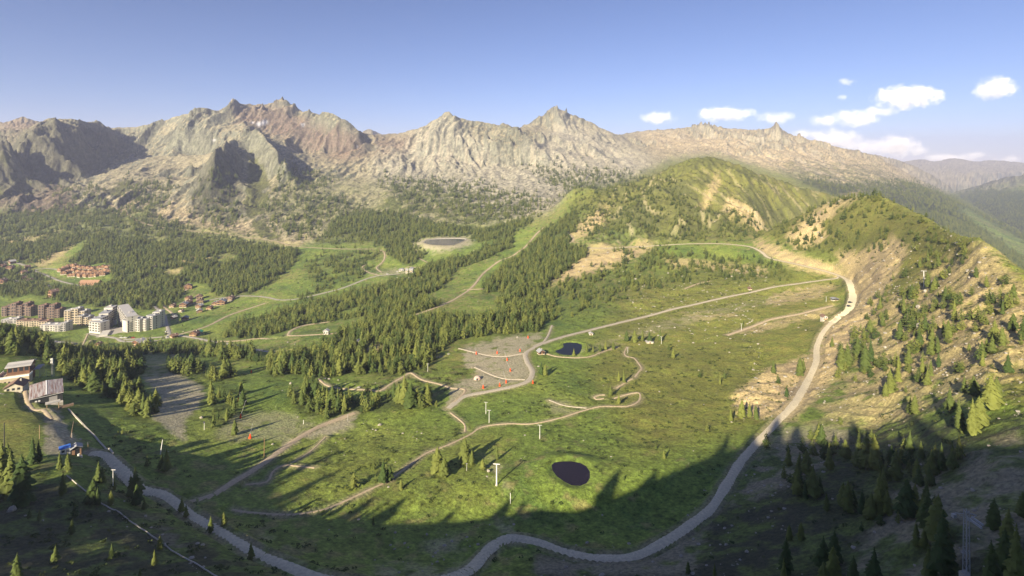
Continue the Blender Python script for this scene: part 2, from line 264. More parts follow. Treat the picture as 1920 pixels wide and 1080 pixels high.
paint('heath_shade', 1, [(1330,960),(1450,830),(1700,790),(1940,780),(1940,1140),(1000,1140),(1000,1040),(1200,1040)], [(-330,885),(60,890),(180,920),(330,990),(520,1090),(-330,1140)], soft=12)  # heathland, its colour darkened to deepen the shade on these slopes
forest(.36, [(1640,560),(1700,500),(1800,450),(1900,520),(1940,640),(1800,720),(1640,760),(1560,700)], soft=6)
forest(.62, [(-330,392),(60,396),(110,400),(60,440),(20,452),(-330,455)], soft=8)
forest(.75, [(-330,600),(0,612),(60,622),(100,650),(100,690),(60,665),(-330,680)], soft=4)
# bushes and dwarf pines
paint('bush', .8, [(1080,355),(1300,296),(1340,296),(1500,350),(1440,440),(1100,450)], soft=8)
paint('bush', 1, [(190,790),(300,800),(320,840),(310,880),(250,860),(200,830)], [(330,690),(460,700),(450,800),(400,810)], [(1040,690),(1180,700),(1170,760),(1060,745)], [(600,740),(800,700),(880,700),(800,740)], [(780,690),(880,690),(860,720),(780,720)], soft=8)
paint('bush', .55, [(960,760),(1140,660),(1440,640),(1500,780),(1300,830),(1120,900),(980,800)], [(1050,580),(1440,500),(1450,560),(1100,640)], [(600,820),(900,800),(900,960),(560,960)], [(-330,860),(200,880),(500,980),(700,1090),(-330,1090)], [(0,610),(110,640),(100,700),(0,690)], [(1180,320),(1500,400),(1400,460),(1100,430)], [(1440,430),(1650,355),(1800,450),(1600,500)], soft=12)
paint('bush', .4, [(1640,560),(1850,440),(1940,560),(1940,1090),(1500,1090),(1620,800)], soft=12)
# boulders
paint('stone', 1, [(600,712),(680,715),(740,730),(700,740),(620,732)], [(680,785),(720,780),(720,810),(690,815)], [(620,815),(650,815),(650,845),(622,840)], [(770,808),(790,805),(800,830),(775,835)], [(745,800),(760,800),(768,815),(750,815)], [(905,870),(930,865),(945,900),(915,905)], [(1390,640),(1440,640),(1430,720),(1400,710)],
      [(1380,735),(1440,740),(1440,790),(1370,790)], [(1780,440),(1850,435),(1880,520),(1800,560),(1760,520)], [(930,970),(970,970),(970,1000),(930,1000)], [(1330,880),(1420,830),(1400,880),(1330,960),(1280,990)], soft=4)
paint('stone', .5, [(1650,450),(1800,430),(1900,520),(1940,640),(1800,700),(1640,640)], [(1560,590),(1670,545),(1600,690),(1460,790),(1380,780),(1500,690)], [(1650,620),(1940,560),(1940,800),(1640,800)], [(1000,1050),(1300,1000),(1450,820),(1600,800),(1400,1090),(1000,1090)], [(700,1000),(900,1000),(900,1090),(700,1090)], [(200,900),(400,1050),(380,1090),(180,990)], [(1700,900),(1940,800),(1940,1090),(1560,1090)], [(1290,590),(1340,590),(1340,600),(1290,600)], [(1150,500),(1440,500),(1440,640),(1200,640)], soft=8)
for k in ('mtn','green','red','dark','pale','warm','snow','dry','tan','cut','gravel','wood','bush','stone','farwood','heath_shade'): MASK.setdefault(k, np.zeros(gu_.shape))

# ---------------------------------------------------------------- fine grid of the visible land
cols = np.concatenate([np.arange(-320, -24, 10.), np.arange(-20, 1944, 2.), np.arange(1950, 2241, 10.)])
NR = 860
def row_layout():
    uc = np.arange(-320, 2241, 16.); sf = np.linspace(SMIN, SMAX, 2400)
    U, S = np.meshgrid(uc, sf, indexing='ij'); z = base_z(U, S); v = VH - F * z / np.exp(S)
    vm = np.minimum.accumulate(np.where(v > 1140, 1140, v), axis=1)
    dv = -np.diff(vm, axis=1, prepend=vm[:, :1])
    k = np.ones(61) / 61
    dv = np.apply_along_axis(lambda a: np.convolve(a, k, 'same'), 1, dv)
    p = np.pad(dv, ((6, 6), (0, 0)), mode='edge'); c = np.cumsum(p, 0); dv = (c[12:] - c[:-12]) / 12; dv = dv[:len(uc)]
    dens = dv + 0.10; dens *= np.where(sf > math.log(6500), .6, 1)[None]
    cum = np.cumsum(dens, 1); cum = (cum - cum[:, :1]) / (cum[:, -1:] - cum[:, :1])
    R = np.array([np.interp(np.linspace(0, 1, NR), cum[i], sf) for i in range(len(uc))])
    out = np.empty((len(cols), NR)); f = (cols + 320) / 16; i = np.minimum(f.astype(int), len(uc) - 2); t = (f - i)[:, None]
    return R[i] * (1 - t) + R[i + 1] * t
S_ = row_layout(); U_ = np.repeat(cols[:, None], NR, 1); Y_ = np.exp(S_); X_ = (U_ - U0) / F * Y_
Zb = base_z(U_, S_); Vb = VH - F * Zb / Y_
# organic edges for the cover outlines
wu = fbm(X_ / Y_ * 60, S_ * 60, 5, 3) * 9; wv = fbm(X_ / Y_ * 60 + 50, S_ * 60, 6, 3) * 5
def smp(k): return sample(k, U_ + wu, Vb + wv)
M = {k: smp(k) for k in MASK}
M['wood'] = np.where(Y_ > 1450, np.maximum(M['wood'], M['farwood'] * (U_ > 1440)), M['wood'])
lg = np.log2(Y_ / 1000)
far = sstep(1300, 1900, Y_)
# rocky relief on the mountains, knolls on the mid ground, small swells on the meadows
rm = M['mtn']
X2 = X_ + 90 * fbm(X_ / 400, Y_ / 400, 11, 2); Y2 = Y_ + 90 * fbm(X_ / 400, Y_ / 400, 12, 2)
rd = ridged(X2 / 190, Y2 / 520, 21, 6) - .42
rd2 = ridged(X2 / 55, Y2 / 240, 22, 5) - .42
gully = (ridged(Y2 / 120, X2 / 330, 53, 5) - .42) * 60 * M['dark'] * far
rd3 = ridged(X2 / 21, Y2 / 70, 24, 3) - .42
crag = sstep(.35, .8, ridged(X_ / 900 + 5, Y_ / 900, 23, 2)) * .5 + .6
gx_, gs_ = np.gradient(Zb, axis=0), np.gradient(Zb, axis=1) / np.maximum(np.gradient(Y_, axis=1), 1e-3)
steep = sstep(.10, .42, np.abs(gs_))
amp = (38 + 18 * lg.clip(0, 2)) * (.16 + .84 * steep)
D = gully + rm * far * crag * (rd * amp * 1.25 + rd2 * amp * .52 + rd3 * 9 * steep) * (1 + .6 * sstep(3100, 3700, Y_))
SPURS = [(60,40,[(440,272,2350),(420,292,2130),(405,320,1980),(395,350,1880),(400,385,1780)],75), (70,45,[(470,250,2500),(500,275,2300),(520,300,2150),(548,335,2000)],60), (80,50,[(437,192,2980),(441,215,2900),(444,235,2800)],36), (80,50,[(527,192,3100),(533,215,2980),(545,245,2800)],36),
  (70,50,[(640,220,2800),(672,275,2600)],40), (110,60,[(838,214,2950),(815,255,2750),(800,290,2600)],45), (120,70,[(940,238,2900),(985,270,2700),(1040,310,2450)],40), (90,70,[(1043,208,3600),(1046,235,3400),(1060,262,3200)],70), (90,50,[(380,205,2800),(350,245,2650),(330,270,2560)],45), (60,40,[(110,230,2330),(105,270,2200),(95,310,2060)],40), (60,40,[(150,228,2480),(150,265,2330),(140,300,2200)],35), (70,45,[(60,247,2130),(30,290,2000),(-10,330,1900)],45), (90,50,[(600,214,2900),(615,245,2750)],30),
  (28,60,[(1320,235,4300),(1335,265,4000)],50), (25,60,[(1450,239,4100),(1465,270,3800)],60), (80,60,[(1550,273,3950),(1560,295,3700)],40), (90,60,[(1100,262,2850),(1150,300,2650)],30), (60,45,[(1300,297,1320),(1310,340,1190),(1330,380,1100)],9), (50,35,[(1380,304,1320),(1400,345,1220),(1405,390,1090)],9), (50,30,[(1220,324,1320),(1230,360,1220),(1240,400,1100)],8)]
for wl, wr, pts, hh in SPURS:
    xy = [((u - U0) / F * Y, Y) for u, v, Y in pts]; best = np.full(X_.shape, 1e9); add = np.zeros(X_.shape)
    wq = (X_ - D * 0) ; wx = X_ + 14 * fbm(X_ / 60, Y_ / 60, 51, 3); wy = Y_
    for k, ((x0, y0), (x1, y1)) in enumerate(zip(xy, xy[1:])):
        L2 = (x1 - x0) ** 2 + (y1 - y0) ** 2; t = ((wx - x0) * (x1 - x0) + (wy - y0) * (y1 - y0)) / L2; tc_ = np.clip(t, 0, 1); dd = np.hypot(wx - x0 - tc_ * (x1 - x0), wy - y0 - tc_ * (y1 - y0))
        side = (wx - x0) * (y1 - y0) - (wy - y0) * (x1 - x0)                    # sign tells the flank (points run towards the viewer)
        f = (k + tc_) / (len(xy) - 1); prof = np.sin(np.pi * np.clip(f * .98 + .02, 0, 1)) ** .7; w__ = np.where(side < 0, wr, wl)
        a_ = hh * prof * np.exp(-dd / w__ * 1.1); m_ = dd < best; best = np.where(m_, dd, best); add = np.where(m_, a_, add)
    D += add
kn = fbm(X_ / 55, Y_ / 70, 31, 5)
D += kn * (1.2 + 9 * rm * (1 - steep * far) + 6 * M['wood'] * sstep(500, 1000, Y_) + 2.2 * M['dry'] + 2.0 * sstep(300, 900, Y_)) * sstep(90, 400, Y_)
D += fbm(X_ / 14, Y_ / 14, 32, 4) * (.35 + 1.6 * M['tan'] * sstep(150, 300, Y_) + 1.2 * M['stone'] + .8 * M['bush'] + 1.2 * rm)
near_r = sstep(1480, 1700, U_) * sstep(700, 250, Y_)
D += near_r * (ridged((X_ + Y_ * .3) / 22, (Y_ - X_ * .3) / 34, 33, 5) - .4) * (2.0 + 2.2 * M['tan'])
kp = np.exp(-(((U_ - 1835) / 38) ** 2 + ((Y_ - 385) / 40) ** 2)); D += kp * (ridged(X_ / 16, Y_ / 18, 34, 4) - .4) * 6
dome = sstep(900, 1000, Y_) * sstep(1600, 1450, Y_) * sstep(1080, 1180, U_) * sstep(1640, 1500, U_)
D += dome * (ridged(X2 / 90, Y2 / 260, 35, 5) - .45) * 25 * sstep(1350, 1230, Y_) + dome * (ridged(X_ / 28, Y_ / 60, 38, 4) - .4) * 7
D += dome * (ridged(X_ / 60, Y_ / 60, 36, 4) - .4) * 14 * sstep(395, 420, Vb)
D -= M['cut'] * ridged(X_ / 14 - Y_ / 30, Y_ / 200, 37, 2) * 3 
flat = M['gravel'] * sstep(1000, 500, Y_) * sstep(150, 250, Y_); D *= (1 - .8 * flat)
PONDS = {}
def flatten(u, v, Y, ru, rv_near, rv_far, h):
    pass
# ponds and the reservoir: level beds cut into the land
def pond(name, cu, cv, z, outline):
    pts = [((u - U0) * (-z) / (v - VH), F * (-z) / (v - VH)) for u, v in outline]   # world x, y on the level z
    PONDS[name] = (np.array(pts), z); return pts
z1 = -134.9; pond('tarn', 1070, 888, z1, [(1034,872),(1040,867),(1055,865),(1072,865),(1088,868),(1099,874),(1106,884),(1106,896),(1100,906),(1088,911),(1072,910),(1058,903),(1044,893),(1036,882)])
z2 = -154.6; pond('pond', 1065, 654, z2, [(1040,658),(1052,654),(1057,650),(1055,644),(1068,642),(1082,643),(1091,646),(1091,654),(1086,663),(1072,666),(1056,665),(1046,662)])
z3 = -190.5; pond('reservoir', 834, 453, z3, [(796,455),(805,450),(820,448.2),(840,447.6),(860,447.6),(873,449),(868,452.5),(860,456),(850,459.2),(834,460),(815,459.2),(803,457.5)])
Zf = Zb + D
for nm, (pts, z) in PONDS.items():
    cx, cy = pts.mean(0); r = np.hypot(pts[:, 0] - cx, pts[:, 1] - cy).max()
    near = (np.hypot(X_ - cx, Y_ - cy) < r * 1.9 + 10)
    x = X_[near]; y = Y_[near]; d = np.full(x.shape, 1e9); ins = np.zeros(x.shape, bool)
    for (x0, y0), (x1, y1) in zip(pts, np.roll(pts, -1, 0)):
        t = np.clip(((x - x0) * (x1 - x0) + (y - y0) * (y1 - y0)) / ((x1 - x0) ** 2 + (y1 - y0) ** 2), 0, 1)
        d = np.minimum(d, np.hypot(x - x0 - t * (x1 - x0), y - y0 - t * (y1 - y0)))
        c = (y >= min(y0, y1)) & (y < max(y0, y1)); ins ^= c & (x < (x1 - x0) * (y - y0) / (y1 - y0 + 1e-12) + x0)
    sd = np.where(ins, -d, d); big = 3 if nm == 'reservoir' else 1
    k = sstep(14 * big, 2 * big, sd); zz = Zf[near]; lip = z + np.clip(sd, -6, 3) * .22
    zz = zz * (1 - k) + lip * k; Zf[near] = zz
Xg, Yg, Zg = X_, Y_, Zf
def H(x, y):
    "height of the land under (x, y), read off the fine grid"
    x = np.atleast_1d(np.asarray(x, float)); y = np.atleast_1d(np.asarray(y, float))
    u = np.clip(U0 + F * x / y, cols[0], cols[-1] - .01); s = np.log(np.clip(y, 30.1, 13000))
    i = np.clip(np.searchsorted(cols, u, 'right') - 1, 0, len(cols) - 2); t = (u - cols[i]) / (cols[i + 1] - cols[i]); r = 0
    for k, wt in ((0, 1 - t), (1, t)):
        A = S_[i + k]; j = np.clip((A <= s[:, None]).sum(1) - 1, 0, NR - 2)
        a = A[np.arange(len(s)), j]; b = A[np.arange(len(s)), j + 1]; f = np.clip((np.exp(s) - np.exp(a)) / (np.exp(b) - np.exp(a)), 0, 1)
        r = r + wt * (Zf[i + k, j] * (1 - f) + Zf[i + k, j + 1] * f)
    return r
VF = VH - F * Zf / Y_
VMIN = np.minimum.accumulate(VF, axis=1)
def at(u, v, ymin=60):
    "the point of the land seen at column u, row v"
    i = int(np.clip(np.searchsorted(cols, u) - 1, 0, len(cols) - 2)); k = i if abs(cols[i] - u) < abs(cols[i + 1] - u) else i + 1
    a = VF[k]; ok = np.nonzero((a <= v) & (Y_[k] > ymin))[0]
    j = ok[0] if len(ok) else NR - 1
    if j > 0 and a[j - 1] > v: t = (a[j - 1] - v) / (a[j - 1] - a[j]); y = Y_[k, j - 1] * (1 - t) + Y_[k, j] * t
    else: y = Y_[k, j]
    x = (u - U0) / F * y; return Vector((x, y, float(H(x, y)[0])))
# ---------------------------------------------------------------- roads and paths: level beds and centre lines
ROADS = [  # name, kind of surface, width in metres, (column, row) of the centre line
 ('road', 'pale', 5.0, [(168,846),(195,856),(225,880),(262,912),(310,937),(360,965),(420,1000),(480,1035),(540,1060),(600,1078),(660,1090),(740,1096),(820,1090),(880,1070),(910,1045),(935,1025),(965,1016),(1010,1020),(1060,1034),(1120,1043),(1190,1038),(1250,1014),(1300,983),(1335,948),(1365,905),(1390,865),(1420,830),(1455,793),(1490,755),(1515,715),(1530,680),(1532,650),(1545,620),(1570,596)]),
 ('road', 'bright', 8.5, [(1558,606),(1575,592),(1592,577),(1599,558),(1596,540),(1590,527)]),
 ('road', 'pale', 5.5, [(1592,528),(1580,519),(1560,513),(1530,504),(1480,492),(1442,485),(1428,472),(1405,462),(1370,458),(1340,457),(1290,457),(1230,461),(1150,464),(1100,465)]),
 ('track', 'dirt', 4.0, [(340,938),(375,932),(405,925),(440,905),(480,880),(520,850),(560,822),(600,800),(640,785),(664,776)]),
 ('track', 'dirt', 2.6, [(96,785),(80,770),(62,766),(50,748),(48,728),(54,710)]),
 ('footpath', 'dirt', 1.7, [(435,952),(470,960),(540,965),(600,958),(640,945),(690,920),(730,898),(770,870),(800,850),(840,835),(880,815),(905,802),(950,795),(1000,795),(1050,783),(1085,772),(1125,763),(1170,761),(1190,757),(1200,748),(1198,740),(1180,741),(1150,745)]),
 ('footpath', 'dirt', 1.8, [(1132,747),(1118,747),(1115,743),(1124,741),(1134,742)]), ('footpath', 'dirt', 1.8, [(1155,727),(1180,714),(1186,711)]),
 ('footpath', 'dirt', 1.8, [(1190,706),(1198,697),(1203,690),(1197,680),(1188,672),(1175,669),(1171,661),(1176,652)]),
 ('footpath', 'dirt', 1.8, [(1020,662),(1050,669),(1100,669),(1130,660),(1158,652)]),
 ('track', 'gravel', 4.5, [(840,765),(870,745),(910,735),(960,725),(990,714),(998,697),(988,678),(986,662),(1005,650),(1030,640),(1080,626),(1150,608),(1220,592),(1290,574),(1370,555),(1440,540),(1510,530),(1572,520)]),
 ('track', 'gravel', 2.4, [(860,655),(930,667),(984,663)]), ('track', 'gravel', 2.0, [(890,690),(940,708),(985,712)]), ('track', 'gravel', 2.4, [(1000,648),(1022,638),(1035,612)]), ('footpath', 'gravel', 1.4, [(1030,752),(1060,760),(1100,765)]),
 ('footpath', 'dirt', 2.2, [(598,712),(612,722),(640,727),(690,730),(712,731),(735,718),(755,708),(770,703),(790,710),(820,720),(850,728),(871,730),(868,740),(850,755)]),
 ('footpath', 'dirt', 2.0, [(778,677),(800,673),(825,669)]), ('footpath', 'dirt', 1.6, [(845,775),(870,795),(872,808)]),
 ('footpath', 'dirt', 1.6, [(460,905),(500,902),(512,885),(535,876),(590,878)]), ('footpath', 'dirt', 1.3, [(540,870),(580,848),(610,822)]),
 ('track', 'dirt', 4.0, [(335,627),(385,612),(430,592),(470,578),(497,568)]),
 ('road', 'grey', 5.0, [(345,572),(400,562),(440,556),(480,555),(505,558),(525,563),(560,559),(600,551),(640,540),(690,523),(715,516),(750,512)]),
 ('track', 'dirt', 3.4, [(714,516),(690,510),(680,502),(686,496)]), ('track', 'dirt', 3.4, [(716,510),(706,504),(715,495),(721,484),(721,474),(714,468)]), ('track', 'dirt', 3.4, [(765,502),(790,500)]), ('footpath', 'dirt', 2.6, [(786,486),(798,490),(806,494)]),
 ('road', 'grey', 5.5, [(100,641),(140,643)]), ('road', 'grey', 5.0, [(165,627),(190,630),(218,634),(232,641),(270,638),(305,635),(317,628),(312,608),(308,592),(298,580),(288,575)]),
 ('road', 'grey', 4.5, [(232,638),(270,634),(305,631)]), ('road', 'grey', 5.0, [(330,629),(365,634),(400,641),(440,648),(490,656),(535,657)]),
 ('track', 'dirt', 3.6, [(400,641),(440,640),(480,636),(530,632),(545,622),(565,613),(590,608),(620,603)]),
 ('track', 'dirt', 3.6, [(530,632),(600,627),(680,620),(706,612),(730,601),(745,596),(780,589),(830,571),(865,553),(890,533),(908,512),(935,490),(960,480),(985,462),(1005,440),(1020,425)]),
 ('track', 'dirt', 3.0, [(870,545),(905,540),(940,535)]), ('track', 'dirt', 3.0, [(1050,463),(1075,450),(1060,432)]),
 ('road', 'grey', 6.0, [(0,491),(30,493),(48,498)]), ('road', 'grey', 5.0, [(110,507),(100,503),(82,503),(64,507),(90,518),(120,529),(150,535),(162,536)]), ('road', 'grey', 5.0, [(0,523),(40,527),(80,531),(95,540),(104,547)]),
 ('road', 'grey', 5.0, [(215,579),(240,586),(275,597)]), ('road', 'grey', 5.0, [(275,535),(305,537)]), ('road', 'grey', 4.5, [(280,548),(345,552)]), ('track', 'dirt', 4, [(300,570),(320,585),(330,592)]),
 ('track', 'dirt', 5.0, [(0,463),(40,456),(80,450),(115,440)]), ('track', 'dirt', 4.5, [(205,378),(215,387),(232,398),(255,412),(290,424),(340,431),(400,438),(460,446),(520,454),(545,460),(620,466),(700,466)]),
 ('track', 'dirt', 4.0, [(1362,628),(1440,602),(1500,588),(1560,572)]),
 ('footpath', 'dirt', 2.0, [(1283,542),(1310,532),(1330,527)]), ('footpath', 'dirt', 2.0, [(130,642),(150,650),(165,628)]), ('footpath', 'dirt', 2.0, [(145,648),(158,655),(170,640)]),
]
def smooth_line(P, step):
    P = [Vector((p[0], p[1], 0)) for p in P]; P = [P[0] * 2 - P[1]] + P + [P[-1] * 2 - P[-2]]; out = []
    for a, b, c, d in zip(P, P[1:], P[2:], P[3:]):
        n = max(2, int((c - b).length / step))
        for k in range(n):
            t = k / n; out.append(.5 * ((2 * b) + (c - a) * t + (2 * a - 5 * b + 4 * c - d) * t * t + (3 * b - a - 3 * c + d) * t ** 3))
    out.append(P[-2]); return np.array([(p.x, p.y) for p in out])
ROADC = []; ROADW = np.zeros_like(Zf); ROADZ = np.zeros_like(Zf); SHOULDER = np.zeros_like(Zf)
for nm, kd, wd, px in ROADS:
    wd *= .86 if kd != 'bright' else .8
    q0 = [at(u, v, 330 if v < 660 and u < 340 else 60) for u, v in px]; q1 = [q0[0]]
    for p in q0[1:]:
        if (p - q1[-1]).length > 2: q1.append(p)
    sc_ = max(2.0, min(6, q1[0].y / 150)); L = smooth_line(q1, sc_); zz = H(L[:, 0], L[:, 1])
    k = 9; zz = np.convolve(np.pad(zz, k, mode='edge'), np.ones(2 * k + 1) / (2 * k + 1), 'valid'); ROADC.append((nm, kd, wd, L))
    for (x, y), z in zip(L, zz):
        r = wd / 2 + max(4.0, y * .007); i0 = np.searchsorted(cols, U0 + F * (x - r) / y); i1 = np.searchsorted(cols, U0 + F * (x + r) / y) + 1
        if i1 <= 0 or i0 >= len(cols): continue
        row = S_[min(max((i0 + i1) // 2, 0), len(cols) - 1)]; j0 = max(np.searchsorted(row, math.log(y - r)) - 3, 0); j1 = np.searchsorted(row, math.log(y + r)) + 3
        sl_ = (slice(max(i0 - 1, 0), i1), slice(j0, j1)); d = np.hypot(X_[sl_] - x, Y_[sl_] - y)
        wt = sstep(r, wd / 2 + .9, d); bt = wt > ROADW[sl_]
        ROADZ[sl_] = np.where(bt, z, ROADZ[sl_]); ROADW[sl_] = np.maximum(ROADW[sl_], wt); SHOULDER[sl_] = np.maximum(SHOULDER[sl_], sstep(wd / 2 + 2.5 + y * .002, wd / 2, d))
Zf = Zf * (1 - ROADW) + ROADZ * ROADW
VF = VH - F * Zf / Y_; VMIN = np.minimum.accumulate(VF, axis=1)
# ---------------------------------------------------------------- cover colours
def mixc(c, col, m): return c * (1 - m[..., None]) + np.array(col) * m[..., None]
n1 = fbm(X_ / 60, Y_ / 60, 41, 4); n2 = fbm(X_ / 9, Y_ / 9, 42, 4); n3 = fbm(X_ / 200, Y_ / 200, 43, 3)
C = np.empty(X_.shape + (3,)); C[:] = (.165, .232, .040)
C = mixc(C, (.225, .275, .052), sstep(0, .5, n1)); C = mixc(C, (.085, .145, .030), sstep(.05, .5, -n1 + n2 * .5))
C = mixc(C, (.21, .185, .07), sstep(.10, .45, n2 + n3 * .7) * .7); n4 = fbm(X_ / 3, Y_ / 3, 49, 3); C *= (1 + .6 * n4 + .45 * n2 + .3 * fbm((X_ + Y_) / 5, (Y_ - X_) / 40, 50, 3))[..., None]
C = mixc(C, (.27, .245, .055), M['dry'] * (.55 + .45 * sstep(-.3, .3, n2))); C = mixc(C, (.13, .145, .03), M['dry'] * sstep(0, .4, n1 - n2 * .3) * .8)
C = mixc(C, (.052, .052, .034), M['heath_shade'] * (.35 + .6 * sstep(-.3, .2, n2 + n1 * .5))); C = mixc(C, (.055, .070, .022), M['wood'] * .8); C = mixc(C, (.022, .034, .016), M['farwood'] * (Y_ > 1450) * (U_ > 1440) * .95)
C = mixc(C, (.065, .085, .025), M['bush'] * sstep(-.05, .25, n2) * .6)
Tn = M['tan'] * sstep(-.42, .02, n2 + n1 * .5 + (M['tan'] - .5) * .9)
C = mixc(C, (.50, .395, .20), Tn); C = mixc(C, (.30, .235, .145), Tn * sstep(0, .4, fbm(X_ / 20, Y_ / 20, 44, 3)) * .8)
C = mixc(C, (.42, .37, .26), np.clip(M['gravel'] * sstep(-.45, .15, n2 * 1.3 + n1 * .5 + (M['gravel'] - .5) * .8), 0, 1) * .85)
# mountains
ds = np.abs(np.gradient(Zf, axis=1) / np.maximum(np.gradient(Y_, axis=1), .05)); dx = np.abs(np.gradient(Zf, axis=0) / np.maximum(np.abs(np.gradient(X_, axis=0)), .05))
sl = np.hypot(ds, np.minimum(dx, 3))
mt = rm * sstep(1100, 1500, Y_)
scree = np.empty_like(C); scree[:] = (.35, .32, .225)
scree = mixc(scree, (.42, .40, .325), M['pale']); scree = mixc(scree, (.39, .325, .215), M['warm']); scree = mixc(scree, (.23, .165, .13), M['red'])
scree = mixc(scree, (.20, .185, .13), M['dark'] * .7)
rock = np.empty_like(C); rock[:] = (.185, .192, .15)
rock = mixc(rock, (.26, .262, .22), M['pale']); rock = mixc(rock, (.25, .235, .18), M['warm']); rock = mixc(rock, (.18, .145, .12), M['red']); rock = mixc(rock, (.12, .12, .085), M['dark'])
rk = sstep(.50, .85, sl + n2 * .30 + rd2 * .5)
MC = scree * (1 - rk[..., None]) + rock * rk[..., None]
gr = np.clip(sstep(.08, .35, fbm(X_ / 45, Y_ / 60, 45, 5) + M['green'] * .9 - .16 - rk * .2 - M['pale'] * .2), 0, 1) * (.35 + .65 * M['green'] + .25 * sstep(300, 380, Vb)).clip(0, 1)
MC = MC * (1 - gr[..., None]) + np.array((.115, .125, .045)) * gr[..., None]
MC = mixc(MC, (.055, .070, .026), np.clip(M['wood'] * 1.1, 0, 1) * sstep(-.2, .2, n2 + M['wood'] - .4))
MC *= (np.array([.84, .82, .76])[None, None] * (1 + .28 * M['warm'])[..., None] * (1 + .55 * fbm(X_ / 25, Y_ / 25, 46, 5) + .25 * n3 + .5 * fbm(X_ / 9, Y_ / 11, 47, 3))[..., None])
stk = sstep(.02, .3, fbm(X_ / 16, Y_ / 240, 52, 4)) * sstep(2200, 2600, Y_) * np.clip(M['pale'] + M['warm'], 0, 1) * .55
MC = MC * (1 - stk[..., None]) + np.array([.42, .37, .28]) * stk[..., None]
crack_shade = sstep(.55, .8, ridged(X2 / 34, Y2 / 110, 54, 4)) * rk * .5 + sstep(.6, .85, ridged(X_ / 90, Y_ / 60, 55, 4)) * .25; MC *= (1 - crack_shade)[..., None]; MC = MC * 1.08  # dark crack lines painted in for the shadows the frontal sun leaves out
spk = sstep(.22, .38, fbm(X_ / 13, Y_ / 16, 48, 3) + .15 * sstep(280, 400, Vb) - .25 * M['pale'] * sstep(330, 260, Vb)); MC = mixc(MC, (.055, .065, .032), spk * .6)
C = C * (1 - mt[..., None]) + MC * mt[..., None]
rib = dome * sstep(.48, .7, ridged(X2 / 45, Y2 / 150, 39, 4)) * sstep(300, 330, VF); C = mixc(C, (.36, .31, .20), rib * .55)
C = mixc(C, (.098, .108, .038), dome * (1 - rib) * (.45 + .55 * sstep(-.3, .2, n2 + n1)) * .85 * (1 - Tn))
C = mixc(C, (.62, .62, .66), sample('snow', U_, VF) * far * .8)
C = mixc(C, (.33, .28, .18), SHOULDER * .65 * sstep(-.5, .1, n2))
C = np.clip(C, .01, .9)
# ---------------------------------------------------------------- materials
def mat(name, base=None, rough=.85, attr=False, var=.25, scale=1.0, bump=0.0, bscale=1.0, spec=.3, metal=0.0):
    m = bpy.data.materials.new(name); m.use_nodes = True; n = m.node_tree.nodes; l = m.node_tree.links
    b = n['Principled BSDF']; b.inputs['Roughness'].default_value = rough; b.inputs['Specular IOR Level'].default_value = spec; b.inputs['Metallic'].default_value = metal
    tc = n.new('ShaderNodeTexCoord'); nz = n.new('ShaderNodeTexNoise'); nz.inputs['Scale'].default_value = scale; nz.inputs['Detail'].default_value = 8; nz.inputs['Roughness'].default_value = .65
    l.new(tc.outputs['Object'], nz.inputs['Vector'])
    mr = n.new('ShaderNodeMapRange'); mr.inputs[1].default_value = .3; mr.inputs[2].default_value = .7; mr.inputs[3].default_value = 1 - var; mr.inputs[4].default_value = 1 + var
    l.new(nz.outputs['Fac'], mr.inputs[0])
    mx = n.new('ShaderNodeVectorMath'); mx.operation = 'SCALE'; l.new(mr.outputs[0], mx.inputs['Scale'])
    if attr:
        a = n.new('ShaderNodeAttribute'); a.attribute_name = 'cover'; l.new(a.outputs['Color'], mx.inputs[0])
    else: mx.inputs[0].default_value = base
    l.new(mx.outputs[0], b.inputs['Base Color'])
    if bump:
        nb = n.new('ShaderNodeTexNoise'); nb.inputs['Scale'].default_value = bscale; nb.inputs['Detail'].default_value = 9; nb.inputs['Roughness'].default_value = .7
        l.new(tc.outputs['Object'], nb.inputs['Vector'])
        bp = n.new('ShaderNodeBump'); bp.inputs['Strength'].default_value = 1; bp.inputs['Distance'].default_value = bump
        l.new(nb.outputs['Fac'], bp.inputs['Height']); l.new(bp.outputs[0], b.inputs['Normal'])
    return m
M_NEAR = mat('turf_and_scree', attr=True, var=.55, scale=.8, bump=.6, bscale=.9)
M_FAR = mat('mountain_cover', attr=True, var=.35, scale=.09, bump=8.0, bscale=.06)

def mesh_obj(name, verts, faces, mats, fmat=None, smooth=False, parent=None):
    me = bpy.data.meshes.new(name); verts = np.asarray(verts, np.float32); faces = np.asarray(faces, np.int32); k = faces.shape[1]
    me.vertices.add(len(verts)); me.vertices.foreach_set('co', verts.ravel())
    me.loops.add(faces.size); me.loops.foreach_set('vertex_index', faces.ravel())
    me.polygons.add(len(faces)); me.polygons.foreach_set('loop_start', np.arange(0, faces.size, k, dtype=np.int32)); me.polygons.foreach_set('loop_total', np.full(len(faces), k, np.int32))
    for m in (mats if isinstance(mats, (list, tuple)) else [mats]): me.materials.append(m)
    if fmat is not None: me.polygons.foreach_set('material_index', np.asarray(fmat, np.int32))
    me.polygons.foreach_set('use_smooth', np.full(len(faces), smooth)); me.update(); me.validate()
    o = bpy.data.objects.new(name, me); COL.objects.link(o); o.parent = parent
    return o
def tag(o, label=None, cat=None, group=None, kind=None):
    if label: o['label'] = label
    if cat: o['category'] = cat
    if group: o['group'] = group
    if kind: o['kind'] = kind
    return o
